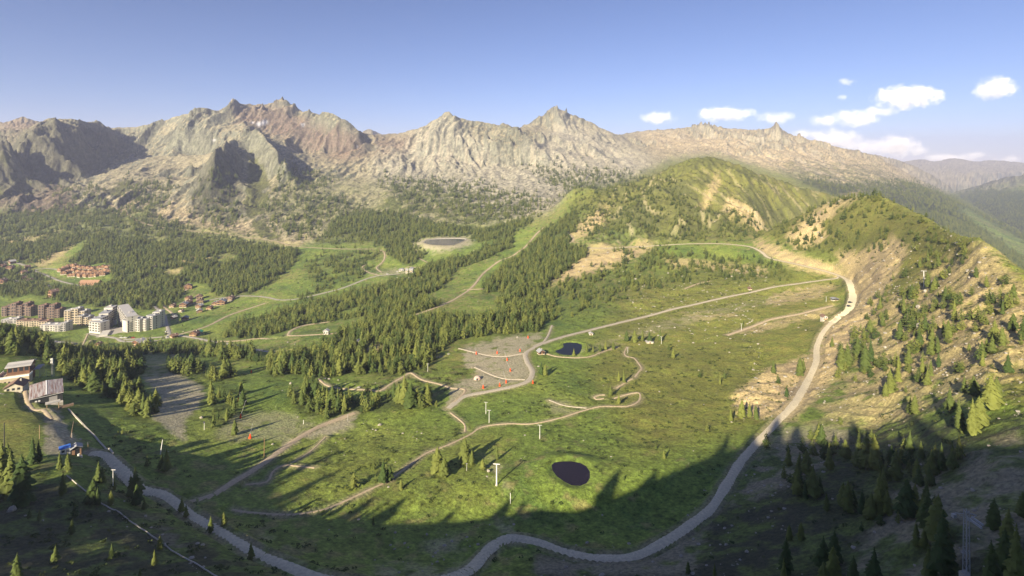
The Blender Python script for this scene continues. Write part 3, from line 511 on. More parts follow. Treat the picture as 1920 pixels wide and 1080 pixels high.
# ---------------------------------------------------------------- the land as pieces of setting
nc = len(cols); idx = np.arange(nc * NR).reshape(nc, NR)
q = np.stack([idx[:-1, :-1], idx[1:, :-1], idx[1:, 1:], idx[:-1, 1:]], -1)
fu = (U_[:-1, :-1] + U_[1:, :-1]) / 2; fY = (Y_[:-1, :-1] + Y_[:-1, 1:]) / 2; fv = (Vb[:-1, :-1] + Vb[:-1, 1:]) / 2
reg = np.zeros(fu.shape, int)                                    # 0 valley
mb = np.interp(fu, [-320,0,250,540,700,850,1040,1080,1650,2240], [1650,1650,1600,1480,1500,1420,1450,1650,1900,1300])
reg[fY > mb] = 1                                                 # mountains
reg[(fu > 1060) & (fY <= mb) & (fY > np.interp(fu, [1060,1100,1250,1400,1440], [1150,945,935,880,930]))] = 2   # green hill
rl = np.interp(fY, [30,110,170,230,270,330,390,480,605,650,700,760,860,1000], [960,960,1010,1330,1440,1500,1530,1545,1600,1565,1505,1445,1405,1400])
reg[(fu > rl) & (fY <= mb) & (reg != 2)] = 3                     # near ridge
reg[(fY < np.interp(fu, [-320,0,240,480,720,960,1010], [150,150,178,184,165,176,150])) & (reg != 3)] = 4   # near hillside
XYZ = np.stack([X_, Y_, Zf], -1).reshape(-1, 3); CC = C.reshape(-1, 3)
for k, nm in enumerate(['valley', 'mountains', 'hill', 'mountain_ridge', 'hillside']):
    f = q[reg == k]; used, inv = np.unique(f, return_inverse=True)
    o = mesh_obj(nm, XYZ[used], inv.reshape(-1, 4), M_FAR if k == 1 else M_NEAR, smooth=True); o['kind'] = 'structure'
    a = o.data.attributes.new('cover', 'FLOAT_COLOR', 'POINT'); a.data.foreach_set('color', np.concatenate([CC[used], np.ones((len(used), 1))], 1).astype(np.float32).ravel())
# the summit the camera stands on, behind and beside the view
EDGE = [(-160,860),(0,850),(45,865),(140,882),(200,862),(260,900),(320,935),(400,945),(560,968),(700,985),(900,978),(960,970),(1040,952),(1100,935),(1170,915),(1230,885),(1330,835),(1420,806),(1560,800),(1620,805),(1760,812),(1850,808),(1920,790),(2100,770)]
CRY = -14.0; crx, crz = [], []
for u, v in EDGE:
    P = at(u, v, 100); t = (P.y - CRY) / math.cos(SUN_AZ); crx.append(P.x - t * math.sin(SUN_AZ)); crz.append(P.z + t * math.tan(SUN_EL))
crx, crz = np.array(crx), np.array(crz); o_ = np.argsort(crx); crx, crz = crx[o_], crz[o_]; crz = np.where(crx < -205, np.maximum(crz, -8), crz)
TREE_ON_CREST = 7.0
def crest(x): return np.interp(x, crx, crz) - TREE_ON_CREST
print('crest', np.round(crx), np.round(crz))
bx = np.arange(-1000, 1001, 8.); by = np.concatenate([np.arange(-700, -60, 20.), np.arange(-60, 60, 4.), np.arange(60, 620, 10.)])
BX, BY = np.meshgrid(bx, by, indexing='ij')
def summit(BX, BY):
    ce = np.interp(BX, np.linspace(-1000, 1000, 401), np.convolve(np.pad(crest(np.linspace(-1000, 1000, 401)), 3, 'edge'), np.ones(7) / 7, 'valid'))
    back = ce - np.maximum(CRY - BY, 0) * .35
    ye = np.maximum(np.maximum(BY, 30.5), np.hypot(BX, np.maximum(BY, 0)) / 1.664)
    xc = np.clip(BX, -1.33 * ye, 1.33 * ye); zf = H(xc.ravel(), ye.ravel()).reshape(BX.shape)
    t = sstep(CRY, 28 + .10 * np.maximum(np.abs(BX) - 40, 0), BY); t = np.where((BY > 45) & (np.abs(BX) < 1.36 * BY), 1, t)
    z = np.where(BY < CRY, back, ce * (1 - t) + zf * t)
    return z
BZ = summit(BX, BY); BZ += fbm(BX / 20, BY / 20, 61, 4) * 1.2 * (BY < 28)
nbx, nby = BX.shape; bi = np.arange(nbx * nby).reshape(nbx, nby); bq = np.stack([bi[:-1, :-1], bi[1:, :-1], bi[1:, 1:], bi[:-1, 1:]], -1)
cxm = (BX[:-1, :-1] + BX[1:, :-1]) / 2
ins = (BY[:-1, :-1] > 33) & (cxm > -1.30 * BY[:-1, :-1] - 0) & (cxm < 1.30 * BY[:-1, :-1])
bf = bq[~ins]; used, inv = np.unique(bf, return_inverse=True)
P3 = np.stack([BX, BY, BZ], -1).reshape(-1, 3)[used]
so = mesh_obj('summit', P3, inv.reshape(-1, 4), M_NEAR, smooth=True); so['kind'] = 'structure'
nn = fbm(P3[:, 0] / 15, P3[:, 1] / 15, 62, 3); cc = np.where(nn[:, None] > .05, np.array([[.30, .27, .22]]), np.array([[.10, .115, .035]]))
a = so.data.attributes.new('cover', 'FLOAT_COLOR', 'POINT'); a.data.foreach_set('color', np.concatenate([cc, np.ones((len(cc), 1))], 1).astype(np.float32).ravel())

# ---------------------------------------------------------------- air
hz = mesh_obj('haze', [(x, y, z) for z in (-900, 620) for x, y in ((-19000, -1500), (19000, -1500), (19000, 14500), (-19000, 14500))],
              [(0, 3, 2, 1), (4, 5, 6, 7), (0, 1, 5, 4), (1, 2, 6, 5), (2, 3, 7, 6), (3, 0, 4, 7)], [])
hm = bpy.data.materials.new('haze'); hm.use_nodes = True; hn = hm.node_tree.nodes; hn.clear()
pv = hn.new('ShaderNodeVolumePrincipled'); ho = hn.new('ShaderNodeOutputMaterial'); hm.node_tree.links.new(pv.outputs[0], ho.inputs['Volume'])
pv.inputs['Color'].default_value = (.66, .71, 1, 1); pv.inputs['Density'].default_value = 7.5e-5; pv.inputs['Anisotropy'].default_value = .1
hz.data.materials.append(hm); tag(hz, kind='stuff')
# ---------------------------------------------------------------- roads, paths and water as sheets on their beds
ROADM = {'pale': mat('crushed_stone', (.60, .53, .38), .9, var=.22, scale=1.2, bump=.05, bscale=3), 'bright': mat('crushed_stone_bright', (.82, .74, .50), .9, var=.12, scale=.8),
         'dirt': mat('trodden_dirt', (.46, .37, .25), .95, var=.2, scale=.9), 'gravel': mat('gravel_track', (.46, .41, .32), .95, var=.18, scale=.9), 'grey': mat('old_asphalt', (.36, .34, .30), .9, var=.1, scale=.5)}
for nm, kd, wd, L in ROADC:
    T = np.gradient(L, axis=0); T /= np.maximum(np.hypot(T[:, 0], T[:, 1]), 1e-6)[:, None]; N = np.stack([-T[:, 1], T[:, 0]], 1)
    n = len(L); k = 5; vs = []
    wob = wd * (1 + .10 * noise(np.arange(n) * .35, np.full(n, len(L) * .37), 9))
    z0 = H(L[:, 0], L[:, 1])
    for j in range(k):
        f = j / (k - 1) - .5; p = L + N * (f * wob)[:, None]; hz_ = z0
        vs.append(np.column_stack([p, hz_ + (.10 + L[:, 1] * .00035) - .30 * (abs(f) == .5)]))
    vs = np.stack(vs, 1).reshape(-1, 3); ii = np.arange(n * k).reshape(n, k)
    fc = np.stack([ii[:-1, :-1], ii[1:, :-1], ii[1:, 1:], ii[:-1, 1:]], -1).reshape(-1, 4)[:, ::-1]
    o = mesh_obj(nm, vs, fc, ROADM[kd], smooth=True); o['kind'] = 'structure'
def water(name, m):
    pts, z = PONDS[name]; c = pts.mean(0); P = smooth_line([tuple(p) for p in pts] + [tuple(pts[0])], 3 if name != 'reservoir' else 12)
    P = c + (P - c) * 1.03; n = len(P); vs = [(c[0], c[1], z)] + [(x, y, z) for x, y in P]; fc = [(0, 1 + i, 1 + (i + 1) % n) for i in range(n)]
    o = mesh_obj('water', vs, fc, m); o['kind'] = 'structure'; return o
def water_mat(nm, base, rough):
    m = mat(nm, base, rough, var=.15, scale=.3, spec=.22); n = m.node_tree.nodes; l = m.node_tree.links; b = n['Principled BSDF']
    w_ = n.new('ShaderNodeTexNoise'); w_.inputs['Scale'].default_value = 1.5; tc = n.new('ShaderNodeTexCoord'); l.new(tc.outputs['Object'], w_.inputs['Vector'])
    bp = n.new('ShaderNodeBump'); bp.inputs['Distance'].default_value = .03; l.new(w_.outputs['Fac'], bp.inputs['Height']); l.new(bp.outputs[0], b.inputs['Normal']); return m
water('tarn', water_mat('peaty_water', (.016, .012, .018), .22)); water('pond', water_mat('blue_pond_water', (.008, .010, .016), .38)); water('reservoir', water_mat('reservoir_water', (.035, .042, .055), .12))
# reservoir rim and lining
pts, z = PONDS['reservoir']; c = pts.mean(0); P = smooth_line([tuple(p) for p in pts] + [tuple(pts[0])], 12); n = len(P)
vs = [(*(c + (P[i] - c) * s), z + h) for i in range(n) for s, h in ((1.0, -.3), (1.03, 1.2), (1.07, 1.3))]
fc = [(3 * i + a, 3 * ((i + 1) % n) + a, 3 * ((i + 1) % n) + a + 1, 3 * i + a + 1) for i in range(n) for a in (0, 1)]
o = mesh_obj('rim_path', vs, fc, ROADM['grey'], smooth=True); o['kind'] = 'structure'

# ---------------------------------------------------------------- conifers
def leaf_mat(nm, c0, c1, rough=.8):
    m = bpy.data.materials.new(nm); m.use_nodes = True; n = m.node_tree.nodes; l = m.node_tree.links; b = n['Principled BSDF']; b.inputs['Roughness'].default_value = rough; b.inputs['Specular IOR Level'].default_value = .15
    oi = n.new('ShaderNodeObjectInfo'); rp = n.new('ShaderNodeValToRGB'); rp.color_ramp.elements[0].color = (*c0, 1); rp.color_ramp.elements[1].color = (*c1, 1); l.new(oi.outputs['Random'], rp.inputs[0])
    tc = n.new('ShaderNodeTexCoord'); nz = n.new('ShaderNodeTexNoise'); nz.inputs['Scale'].default_value = 1.2; nz.inputs['Detail'].default_value = 4; l.new(tc.outputs['Object'], nz.inputs['Vector'])
    mr = n.new('ShaderNodeMapRange'); mr.inputs[1].default_value = .3; mr.inputs[2].default_value = .7; mr.inputs[3].default_value = .65; mr.inputs[4].default_value = 1.4; l.new(nz.outputs['Fac'], mr.inputs[0])
    mx = n.new('ShaderNodeVectorMath'); mx.operation = 'SCALE'; l.new(rp.outputs[0], mx.inputs[0]); l.new(mr.outputs[0], mx.inputs['Scale']); l.new(mx.outputs[0], b.inputs['Base Color'])
    b.inputs['Subsurface Weight'].default_value = 0; return m
M_NEEDLE = leaf_mat('conifer_needles', (.045, .075, .022), (.155, .175, .042)); M_BARK = mat('bark', (.14, .105, .08), .95, var=.3, scale=3)
M_BUSH = leaf_mat('dwarf_pine_needles', (.032, .052, .018), (.085, .105, .03)); M_STONE = mat('grey_boulder', (.33, .305, .26), .9, var=.25, scale=1.5)
def crown_mesh(seed, tiers, per, wide, fronds, taper=1.0):
    "whorls of drooping fronds on a tree 1 m tall; each frond a bent spray of a few faces"
    r = random.Random(seed); vs, fs = [], []
    for t in range(tiers):
        f = t / (tiers - 1); z = .10 + .86 * f + r.uniform(-.012, .012)
        rad = wide * ((1 - f) ** taper * .95 + .05) * r.uniform(.78, 1.12) * min(1, .62 + f * 2.6)
        m = max(3, int(per * (1 - .5 * f))); a0 = r.uniform(0, 6.28)
        for k in range(m):
            a = a0 + 6.283 * k / m + r.uniform(-.3, .3); R = rad * r.uniform(.6, 1.2); ca, sa = math.cos(a), math.sin(a)
            wd = R * r.uniform(.34, .55) + .01; dr = R * r.uniform(.15, .5); up = R * r.uniform(.0, .25)
            b = len(vs)
            def P(rr, ss, hh): vs.append((ca * rr - sa * ss, sa * rr + ca * ss, min(z + hh, 1.0)))
            if fronds:
                P(0, 0, up + .03); P(R * .5, wd, up * .6 - dr * .35); P(R * .55, 0, up + .015); P(R * .5, -wd, up * .6 - dr * .35); P(R, wd * .25, -dr); P(R * .95, -wd * .3, -dr * 1.1)
                fs += [(b, b + 1, b + 2), (b, b + 2, b + 3), (b + 1, b + 4, b + 2), (b + 2, b + 4, b + 5), (b + 2, b + 5, b + 3)]
            else:
                P(0, 0, up + .05); P(R * .85, wd, -dr); P(R, 0, -dr * .3 + .01); P(R * .85, -wd, -dr); fs += [(b, b + 1, b + 2), (b, b + 2, b + 3)]
    b = len(vs); vs += [(.012, 0, .93), (-.008, .01, .93), (-.008, -.01, .93), (0, 0, 1.02)]; fs += [(b, b + 1, b + 3), (b + 1, b + 2, b + 3), (b + 2, b, b + 3)]
    return vs, fs
def trunk_mesh(sides=6):
    vs, fs = [], []
    for z, r in ((-.12, .026), (.02, .021), (.5, .012), (.95, .003)):
        for k in range(sides): vs.append((r * math.cos(6.283 * k / sides), r * math.sin(6.283 * k / sides), z))
    for t in range(3):
        for k in range(sides): fs.append((t * sides + k, t * sides + (k + 1) % sides, (t + 1) * sides + (k + 1) % sides, (t + 1) * sides + k))
    return vs, fs
def raw_mesh(name, vs, fs, mats):
    me = bpy.data.meshes.new(name); me.from_pydata(vs, [], fs)
    for m in mats: me.materials.append(m)
    me.update(); return me
NEARC = [raw_mesh('crown', *crown_mesh(s, 17, 9, wd, True, tp), [M_NEEDLE]) for s, wd, tp in ((1, .21, .9), (2, .25, .75), (3, .18, .85), (4, .28, .65), (5, .23, .8), (6, .20, .7))]
TRUNK = raw_mesh('trunk', *trunk_mesh(), [M_BARK])
def far_tree(seed, wd, tp, tiers=9, per=6):
    vs, fs = crown_mesh(seed, tiers, per, wd, False, tp); tv, tf = trunk_mesh(4); b = len(vs)
    me = raw_mesh('conifer', vs + tv, [tuple(f) for f in fs] + [tuple(i + b for i in f) for f in tf], [M_NEEDLE, M_BARK])
    for p in me.polygons[len(fs):]: p.material_index = 1
    return me
FARC = [far_tree(11, .22, .8), far_tree(12, .26, .7), far_tree(13, .19, .85), far_tree(14, .29, .6), far_tree(15, .24, .9), far_tree(16, .31, .45), far_tree(17, .27, .5)]
def lump(seed, n=26, flat=.7):
    "a low bush: leaf-size faces spread over a lumpy shell"
    r = random.Random(seed); vs, fs = [], []
    for k in range(n):
        a = r.uniform(0, 6.283); e = r.uniform(0, 1); R = r.uniform(.6, 1); x = R * math.cos(a) * math.sqrt(1 - e * e * .8); y = R * math.sin(a) * math.sqrt(1 - e * e * .8); z = e * flat * r.uniform(.7, 1.1)
        s = r.uniform(.28, .5); b = len(vs)
        for q_ in range(3):
            t = 2.09 * q_ + r.uniform(-.4, .4); vs.append((x + s * math.cos(t) * .8, y + s * math.sin(t) * .8, z + r.uniform(-.3, .25)))
        fs.append((b, b + 1, b + 2))
    return vs, fs
BUSHES = [raw_mesh('dwarf_pine', *lump(s), [M_BUSH]) for s in (1, 2, 3)]
def boulder(seed):
    import bmesh
    bm = bmesh.new(); bmesh.ops.create_icosphere(bm, subdivisions=1, radius=1); r = random.Random(seed); sx, sy, sz = r.uniform(.7, 1.2), r.uniform(.6, 1), r.uniform(.45, .8)
    for v in bm.verts: v.co = Vector((v.co.x * sx, v.co.y * sy, v.co.z * sz)) * r.uniform(.78, 1.15)
    me = bpy.data.meshes.new('boulder'); bm.to_mesh(me); bm.free(); me.materials.append(M_STONE); return me
STONES = [boulder(s) for s in (1, 2, 3)]

def scatter(name, pts, rots, sizes, meshes, kind='stuff'):
    "one object that holds many small alike plants or stones, placed by geometry nodes"
    pts = np.asarray(pts, np.float32); me = bpy.data.meshes.new(name); me.vertices.add(len(pts)); me.vertices.foreach_set('co', pts.ravel())
    for k, t, a in (('turn', 'FLOAT', rots), ('size', 'FLOAT_VECTOR', sizes), ('pick', 'INT', rng.integers(0, len(meshes), len(pts)))):
        at_ = me.attributes.new(k, t, 'POINT'); at_.data.foreach_set('vector' if t == 'FLOAT_VECTOR' else 'value', np.asarray(a, np.int32 if t == 'INT' else np.float32).ravel())
    o = bpy.data.objects.new(name, me); COL.objects.link(o); o['kind'] = kind
    g = bpy.data.node_groups.new(name, 'GeometryNodeTree'); g.interface.new_socket('Geometry', in_out='INPUT', socket_type='NodeSocketGeometry'); g.interface.new_socket('Geometry', in_out='OUTPUT', socket_type='NodeSocketGeometry')
    N = g.nodes; L = g.links; gi = N.new('NodeGroupInput'); go = N.new('NodeGroupOutput'); jn = N.new('GeometryNodeJoinGeometry')
    def attr(k, t): a = N.new('GeometryNodeInputNamedAttribute'); a.data_type = t; a.inputs[0].default_value = k; return a.outputs[0]
    for i, m in enumerate(meshes):
        src = bpy.data.objects.new(m.name + '_pattern', m); oi = N.new('GeometryNodeObjectInfo'); oi.inputs[0].default_value = src
        ip = N.new('GeometryNodeInstanceOnPoints'); cmp_ = N.new('FunctionNodeCompare'); cmp_.data_type = 'INT'; cmp_.operation = 'EQUAL'; L.new(attr('pick', 'INT'), cmp_.inputs[2]); cmp_.inputs[3].default_value = i
        cx = N.new('ShaderNodeCombineXYZ'); L.new(attr('turn', 'FLOAT'), cx.inputs[2])
        L.new(gi.outputs[0], ip.inputs['Points']); L.new(cmp_.outputs[0], ip.inputs['Selection']); L.new(oi.outputs['Geometry'], ip.inputs['Instance']); L.new(cx.outputs[0], ip.inputs['Rotation']); L.new(attr('size', 'FLOAT_VECTOR'), ip.inputs['Scale']); L.new(ip.outputs[0], jn.inputs[0])
    L.new(jn.outputs[0], go.inputs[0]); md = o.modifiers.new('scatter', 'NODES'); md.node_group = g
    return o
def field(u, Y, arr):
    "value of a fine-grid array at columns u, distances Y"
    i = np.clip(np.searchsorted(cols, u) - 1, 0, len(cols) - 1); s = np.log(Y); j = np.empty(len(u), int)
    order = np.argsort(i); 
    for c in np.unique(i): k = i == c; j[k] = np.clip(np.searchsorted(S_[c], s[k]), 0, NR - 1)
    return arr[i, j]
def spots(Y0, Y1, area, dens, jit=1.0, u0=-300, u1=2230):
    n = int((u1 - u0) / F * (Y1 ** 2 - Y0 ** 2) / 2 / area); Y = np.sqrt(rng.uniform(Y0 ** 2, Y1 ** 2, n)); u = rng.uniform(u0, u1, n)
    keep = rng.uniform(0, 1, n) < dens(u, Y); return u[keep], Y[keep]
busy = SHOULDER.copy()
for nm_, (pts_, z_) in PONDS.items():
    c_ = pts_.mean(0); r_ = np.hypot(*(pts_ - c_).T); e_ = np.hypot((X_ - c_[0]) / np.abs(pts_[:, 0] - c_[0]).max(), (Y_ - c_[1]) / np.abs(pts_[:, 1] - c_[1]).max()); busy[e_ < 1.12] = 1
NOGO = []      # (x, y, r) of buildings, filled in below before planting
def clump(u, Y, sc_, seed): x = (u - U0) / F * Y; return fbm(x / sc_, Y / sc_, seed, 3)
def clear(x, y, m=1.0):
    k = np.ones(len(x), bool)
    for a, b, r in NOGO: k &= np.hypot(x - a, y - b) > r * m
    return k
def visible(x, y, z, h, slack=1.5):
    u = U0 + F * x / y; top = VH - F * (z + h) / y; return (top < field(u, y, VMIN) + slack) & (u > -330) & (u < 2240)
# ---------------------------------------------------------------- building kit
def part(name, bxs, m, parent, label=None):
    "one mesh made of boxes (cx, cy, z0, w, d, h[, yaw]) or prisms given as (verts, faces)"
    vs, fs = [], []
    for b in bxs:
        k = len(vs)
        if len(b) == 2: vs += list(b[0]); fs += [tuple(i + k for i in f) for f in b[1]]; continue
        cx, cy, z0, w_, d_, h_ = b[:6]; a = b[6] if len(b) > 6 else 0; ca, sa = math.cos(a), math.sin(a)
        for z in (z0, z0 + h_):
            for sx, sy in ((-1, -1), (1, -1), (1, 1), (-1, 1)):
                px, py = sx * w_ / 2, sy * d_ / 2; vs.append((cx + px * ca - py * sa, cy + px * sa + py * ca, z))
        fs += [(k, k + 3, k + 2, k + 1), (k + 4, k + 5, k + 6, k + 7)] + [(k + i, k + (i + 1) % 4, k + 4 + (i + 1) % 4, k + 4 + i) for i in range(4)]
    o = bpy.data.objects.new(name, raw_mesh(name, vs, fs, [m])); COL.objects.link(o); o.parent = parent
    if label: o['label'] = label
    return o
def tube(p0, p1, r0, r1=None, n=8):
    p0, p1 = Vector(p0), Vector(p1); r1 = r0 if r1 is None else r1; d = (p1 - p0).normalized(); a = d.orthogonal().normalized(); b = d.cross(a); vs = []
    for p, r in ((p0, r0), (p1, r1)): vs += [tuple(p + (a * math.cos(6.2832 * k / n) + b * math.sin(6.2832 * k / n)) * r) for k in range(n)]
    return vs, [tuple(range(n))[::-1], tuple(range(n, 2 * n))] + [(k, (k + 1) % n, n + (k + 1) % n, n + k) for k in range(n)]
def thing(name, label, cat, loc, yaw=0, group=None):
    o = bpy.data.objects.new(name, None); COL.objects.link(o); o.location = loc; o.rotation_euler = (0, 0, yaw); return tag(o, label, cat, group)
def gable(w, d, z, rise, over=.4, th=.18, axis='x'):
    "two roof slopes with thickness; ridge along the given axis"
    W, D = w / 2 + over, d / 2 + over; out = []
    for s in (-1, 1):
        if axis == 'x': q = [(-W, s * D, z - over * rise / (d / 2)), (W, s * D, z - over * rise / (d / 2)), (W, 0, z + rise), (-W, 0, z + rise)]
        else: q = [(s * W, -D, z - over * rise / (w / 2)), (s * W, D, z - over * rise / (w / 2)), (0, D, z + rise), (0, -D, z + rise)]
        v = q + [(x, y, zz + th) for x, y, zz in q]; out.append((v, [(0, 1, 2, 3), (4, 7, 6, 5)] + [(i, 4 + i, 4 + (i + 1) % 4, (i + 1) % 4) for i in range(4)]))
    return out
def gable_wall(w, d, h, rise, base, axis='x'):
    if axis == 'x': t = [(-w / 2, -d / 2, h), (w / 2, -d / 2, h), (w / 2, d / 2, h), (-w / 2, d / 2, h), (-w / 2, 0, h + rise - .05), (w / 2, 0, h + rise - .05)]; f = [(0, 3, 4), (1, 5, 2), (0, 4, 5, 1), (3, 2, 5, 4)]
    else: t = [(-w / 2, -d / 2, h), (w / 2, -d / 2, h), (w / 2, d / 2, h), (-w / 2, d / 2, h), (0, -d / 2, h + rise - .05), (0, d / 2, h + rise - .05)]; f = [(0, 1, 4), (2, 3, 5), (0, 4, 5, 3), (1, 2, 5, 4)]
    return [(0, 0, -base, w, d, h + base), (t, f)]
A = {k: mat(k, c, r, var=v, scale=s, spec=.3) for k, c, r, v, s in (
 ('white_render', (.52, .50, .46), .8, .08, .3), ('cream_render', (.43, .37, .27), .8, .12, .3), ('grey_render', (.38, .37, .36), .8, .1, .3), ('brown_timber', (.16, .085, .055), .8, .25, .8), ('red_timber', (.19, .14, .115), .8, .2, .6),
 ('orange_timber', (.34, .20, .115), .75, .2, .6), ('pale_timber', (.46, .33, .19), .8, .2, .6), ('orange_roof', (.33, .20, .125), .8, .2, .5), ('brown_roof', (.20, .13, .10), .85, .25, .6), ('grey_roof', (.30, .31, .33), .6, .15, .6), ('pale_roof', (.42, .41, .40), .6, .12, .4),
 ('dark_glazing', (.03, .035, .045), .15, .2, .5), ('dark_cladding', (.045, .05, .055), .6, .2, 1.), ('concrete', (.45, .42, .37), .9, .15, .8), ('white_paint', (.78, .78, .76), .5, .06, 1), ('blue_sheet', (.05, .16, .55), .5, .1, .6), ('orange_red', (.78, .085, .02), .5, .12, 1), ('galvanised', (.42, .43, .45), .45, .1, 1.5),
 ('dark_steel', (.06, .06, .065), .5, .2, 1), ('wood_pole', (.22, .16, .11), .85, .25, 2), ('green_sheet', (.06, .30, .18), .6, .1, 1), ('pale_stone', (.50, .46, .38), .9, .2, .8), ('dusty_pink', (.5, .38, .33), .8, .1, .6), ('car_white', (.7, .7, .7), .3, .03, 1), ('car_dark', (.04, .045, .06), .3, .1, 1), ('car_red', (.4, .05, .04), .3, .05, 1), ('tyre', (.02, .02, .02), .9, .1, 1), ('canopy', (.2, .3, .35), .6, .1, 1))}
def metal_roof():
    m = mat('weathered_sheet_roof', (.42, .36, .32), .55, var=.25, scale=.25, metal=.0); n = m.node_tree.nodes; l = m.node_tree.links
    tc = n.new('ShaderNodeTexCoord'); mp = n.new('ShaderNodeMapping'); mp.inputs['Scale'].default_value = (1.3, .09, 1); nz = n.new('ShaderNodeTexNoise'); nz.inputs['Scale'].default_value = 1.4; nz.inputs['Detail'].default_value = 5
    rp = n.new('ShaderNodeValToRGB'); rp.color_ramp.elements[0].color = (.24, .13, .10, 1); rp.color_ramp.elements[0].position = .36; rp.color_ramp.elements[1].color = (.50, .47, .46, 1); rp.color_ramp.elements[1].position = .62
    l.new(tc.outputs['Object'], mp.inputs[0]); l.new(mp.outputs[0], nz.inputs['Vector']); l.new(nz.outputs['Fac'], rp.inputs[0]); l.new(rp.outputs[0], n['Principled BSDF'].inputs['Base Color']); return m
A['rusty_sheet'] = metal_roof()
WIN = {}
def window(w, h, x, y, z, yaw, parent, m='dark_glazing', name='window'):
    k = (round(w, 2), round(h, 2), m)
    if k not in WIN:
        vs, fs = [], []
        for cx, cz, ww, hh, y0, y1 in ((0, 0, w, h, -.03, .05),):
            vs = [(sx * ww / 2, yy, cz + sz * hh / 2) for yy in (y0, y1) for sx, sz in ((-1, -1), (1, -1), (1, 1), (-1, 1))]; fs = [(0, 1, 2, 3), (4, 7, 6, 5)] + [(i, 4 + i, 4 + (i + 1) % 4, (i + 1) % 4) for i in range(4)]
        WIN[k] = raw_mesh(name, vs, fs, [A[m]])
    o = bpy.data.objects.new(name, WIN[k]); COL.objects.link(o); o.parent = parent; o.location = (x, y, z); o.rotation_euler = (0, 0, yaw); return o
def wing(root, p0, p1, depth, h, floors, bays, wall='white_render', roof='grey_roof', base=12, z=0, end=True, bal=True):
    "a straight wing whose front runs from p0 to p1 (local x, y); windows and balcony slabs on the front, a plain end wall"
    (x0, y0), (x1, y1) = p0, p1; L = math.hypot(x1 - x0, y1 - y0); a = math.atan2(y1 - y0, x1 - x0)
    e = part('wing', [(0, 0, -base, L, depth, h + base)], A[wall], root); e.location = ((x0 + x1) / 2 - math.sin(a) * depth / 2, (y0 + y1) / 2 + math.cos(a) * depth / 2, z); e.rotation_euler = (0, 0, a)
    part('roof', [(0, 0, h + .003, L + .5, depth + .5, .35), (L * .2, depth * .1, h + .36, min(4, L * .3), 3, 1.6)], A[roof], e)
    fh = h / floors; bw = L / bays
    for f in range(floors):
        if bal and f: part('balcony', [(0, -depth / 2 - .55, f * fh - .12, L * .97, 1.1, .14), (0, -depth / 2 - 1.05, f * fh + .02, L * .97, .1, .9)], A[wall], e)
        for b in range(bays): window(bw * .62, fh * .58, -L / 2 + (b + .5) * bw, -depth / 2, f * fh + fh * .52, 0, e)
    if end:
        for f in range(floors): window(1.4, fh * .5, L / 2, 0, f * fh + fh * .52, math.pi / 2, e)
    return e
def chalet(u, v, label, w=9, d=8, h=5, rise=2.6, wall='brown_timber', roof='brown_roof', yaw=0.0, axis='y', group=None, wins=2, floors=2, cat='chalet', name='chalet', chim=True, at_ymin=60):
    P = at(u, v, at_ymin); t = thing(name, label, cat, P, yaw, group); NOGO.append((P.x, P.y, max(w, d) * .75))
    part('wall', gable_wall(w, d, h, rise, 3.5, axis), A[wall], t); r = part('roof', gable(w, d, h, rise, .7, .25, axis), A[roof], t)
    if chim: part('chimney', [(w * .2, d * .1, h + rise * .3, .8, .8, rise * .9)], A['pale_stone'], r)
    part('plinth', [(0, 0, -3.5, w + .12, d + .12, 4.2)], A['pale_stone'], t)
    if floors > 1: part('balcony', [(0, -d / 2 - .6, h * .5 - .1, w * .86, 1.2, .15), (0, -d / 2 - 1.15, h * .5 + .05, w * .86, .1, .85)], A['pale_timber' if wall != 'orange_timber' else 'orange_roof'], t)
    for f in range(floors):
        for k in range(wins): window(w / wins * .42, h / floors * .45, -w / 2 + (k + .5) * w / wins, -d / 2 - (.065 if f == 0 and h / floors * .5 < .7 else .0), max(1.6, (f + .55) * h / floors), 0, t)
    window(1.2, 1.3, w / 2, 0, h * .6, math.pi / 2, t)
    window(1.0, 1.3, w * .02, -d / 2 - .07, .66, 0, t, 'brown_timber' if wall != 'brown_timber' else 'pale_timber', 'door')
    return t
# ---------------------------------------------------------------- the resort village
rnd = random.Random(3)
P = at(235, 622, 600); zv = P.z; s = P.y / F                                     # metres per photograph pixel there
def lp(u, v):                                                       # pixel -> local metres on the level of the village square
    y = F * (-zv) / (v - VH); return ((u - U0) / F * y - P.x, y - P.y)
t = thing('apartment_building', 'huge white zigzag apartment block with stepped wings around a grey car park', 'apartment block', P); NOGO.append((P.x, P.y, 62))
for (a, b, dpt, hh, fl, by) in (((167,621),(188,624),12,17,6,4), ((188,619),(203,612),11,20,7,4), ((203,611),(212,604),11,23,8,3), ((211,603),(220,598),11,26,8,2), ((221,600),(238,624),12,27,9,5), ((239,624),(250,621),12,20,7,3),
      ((250,620),(262,622),11,21,7,3), ((262,619),(274,621),11,21,7,3), ((274,617),(286,619),11,24,8,3), ((286,614),(299,614),12,27,9,3)):
    wing(t, lp(*a), lp(*b), dpt, hh * .78, max(3, int(fl * .8)), by, 'white_render', 'pale_roof' if hh > 24 else 'grey_roof')
x_, y_ = lp(197, 627); part('terrace_block', [(x_, y_, -4, 9, 22, 6.5, .5)], A['white_render'], t); x_, y_ = lp(240, 632); part('car_park_wall', [(x_, y_, -5, 24, 1.2, 7.2)], A['concrete'], t)
x_, y_ = lp(218, 622); part('car_park', [(x_, y_, -2, 34, 40, 2.6, .35)], ROADM['grey'], t)
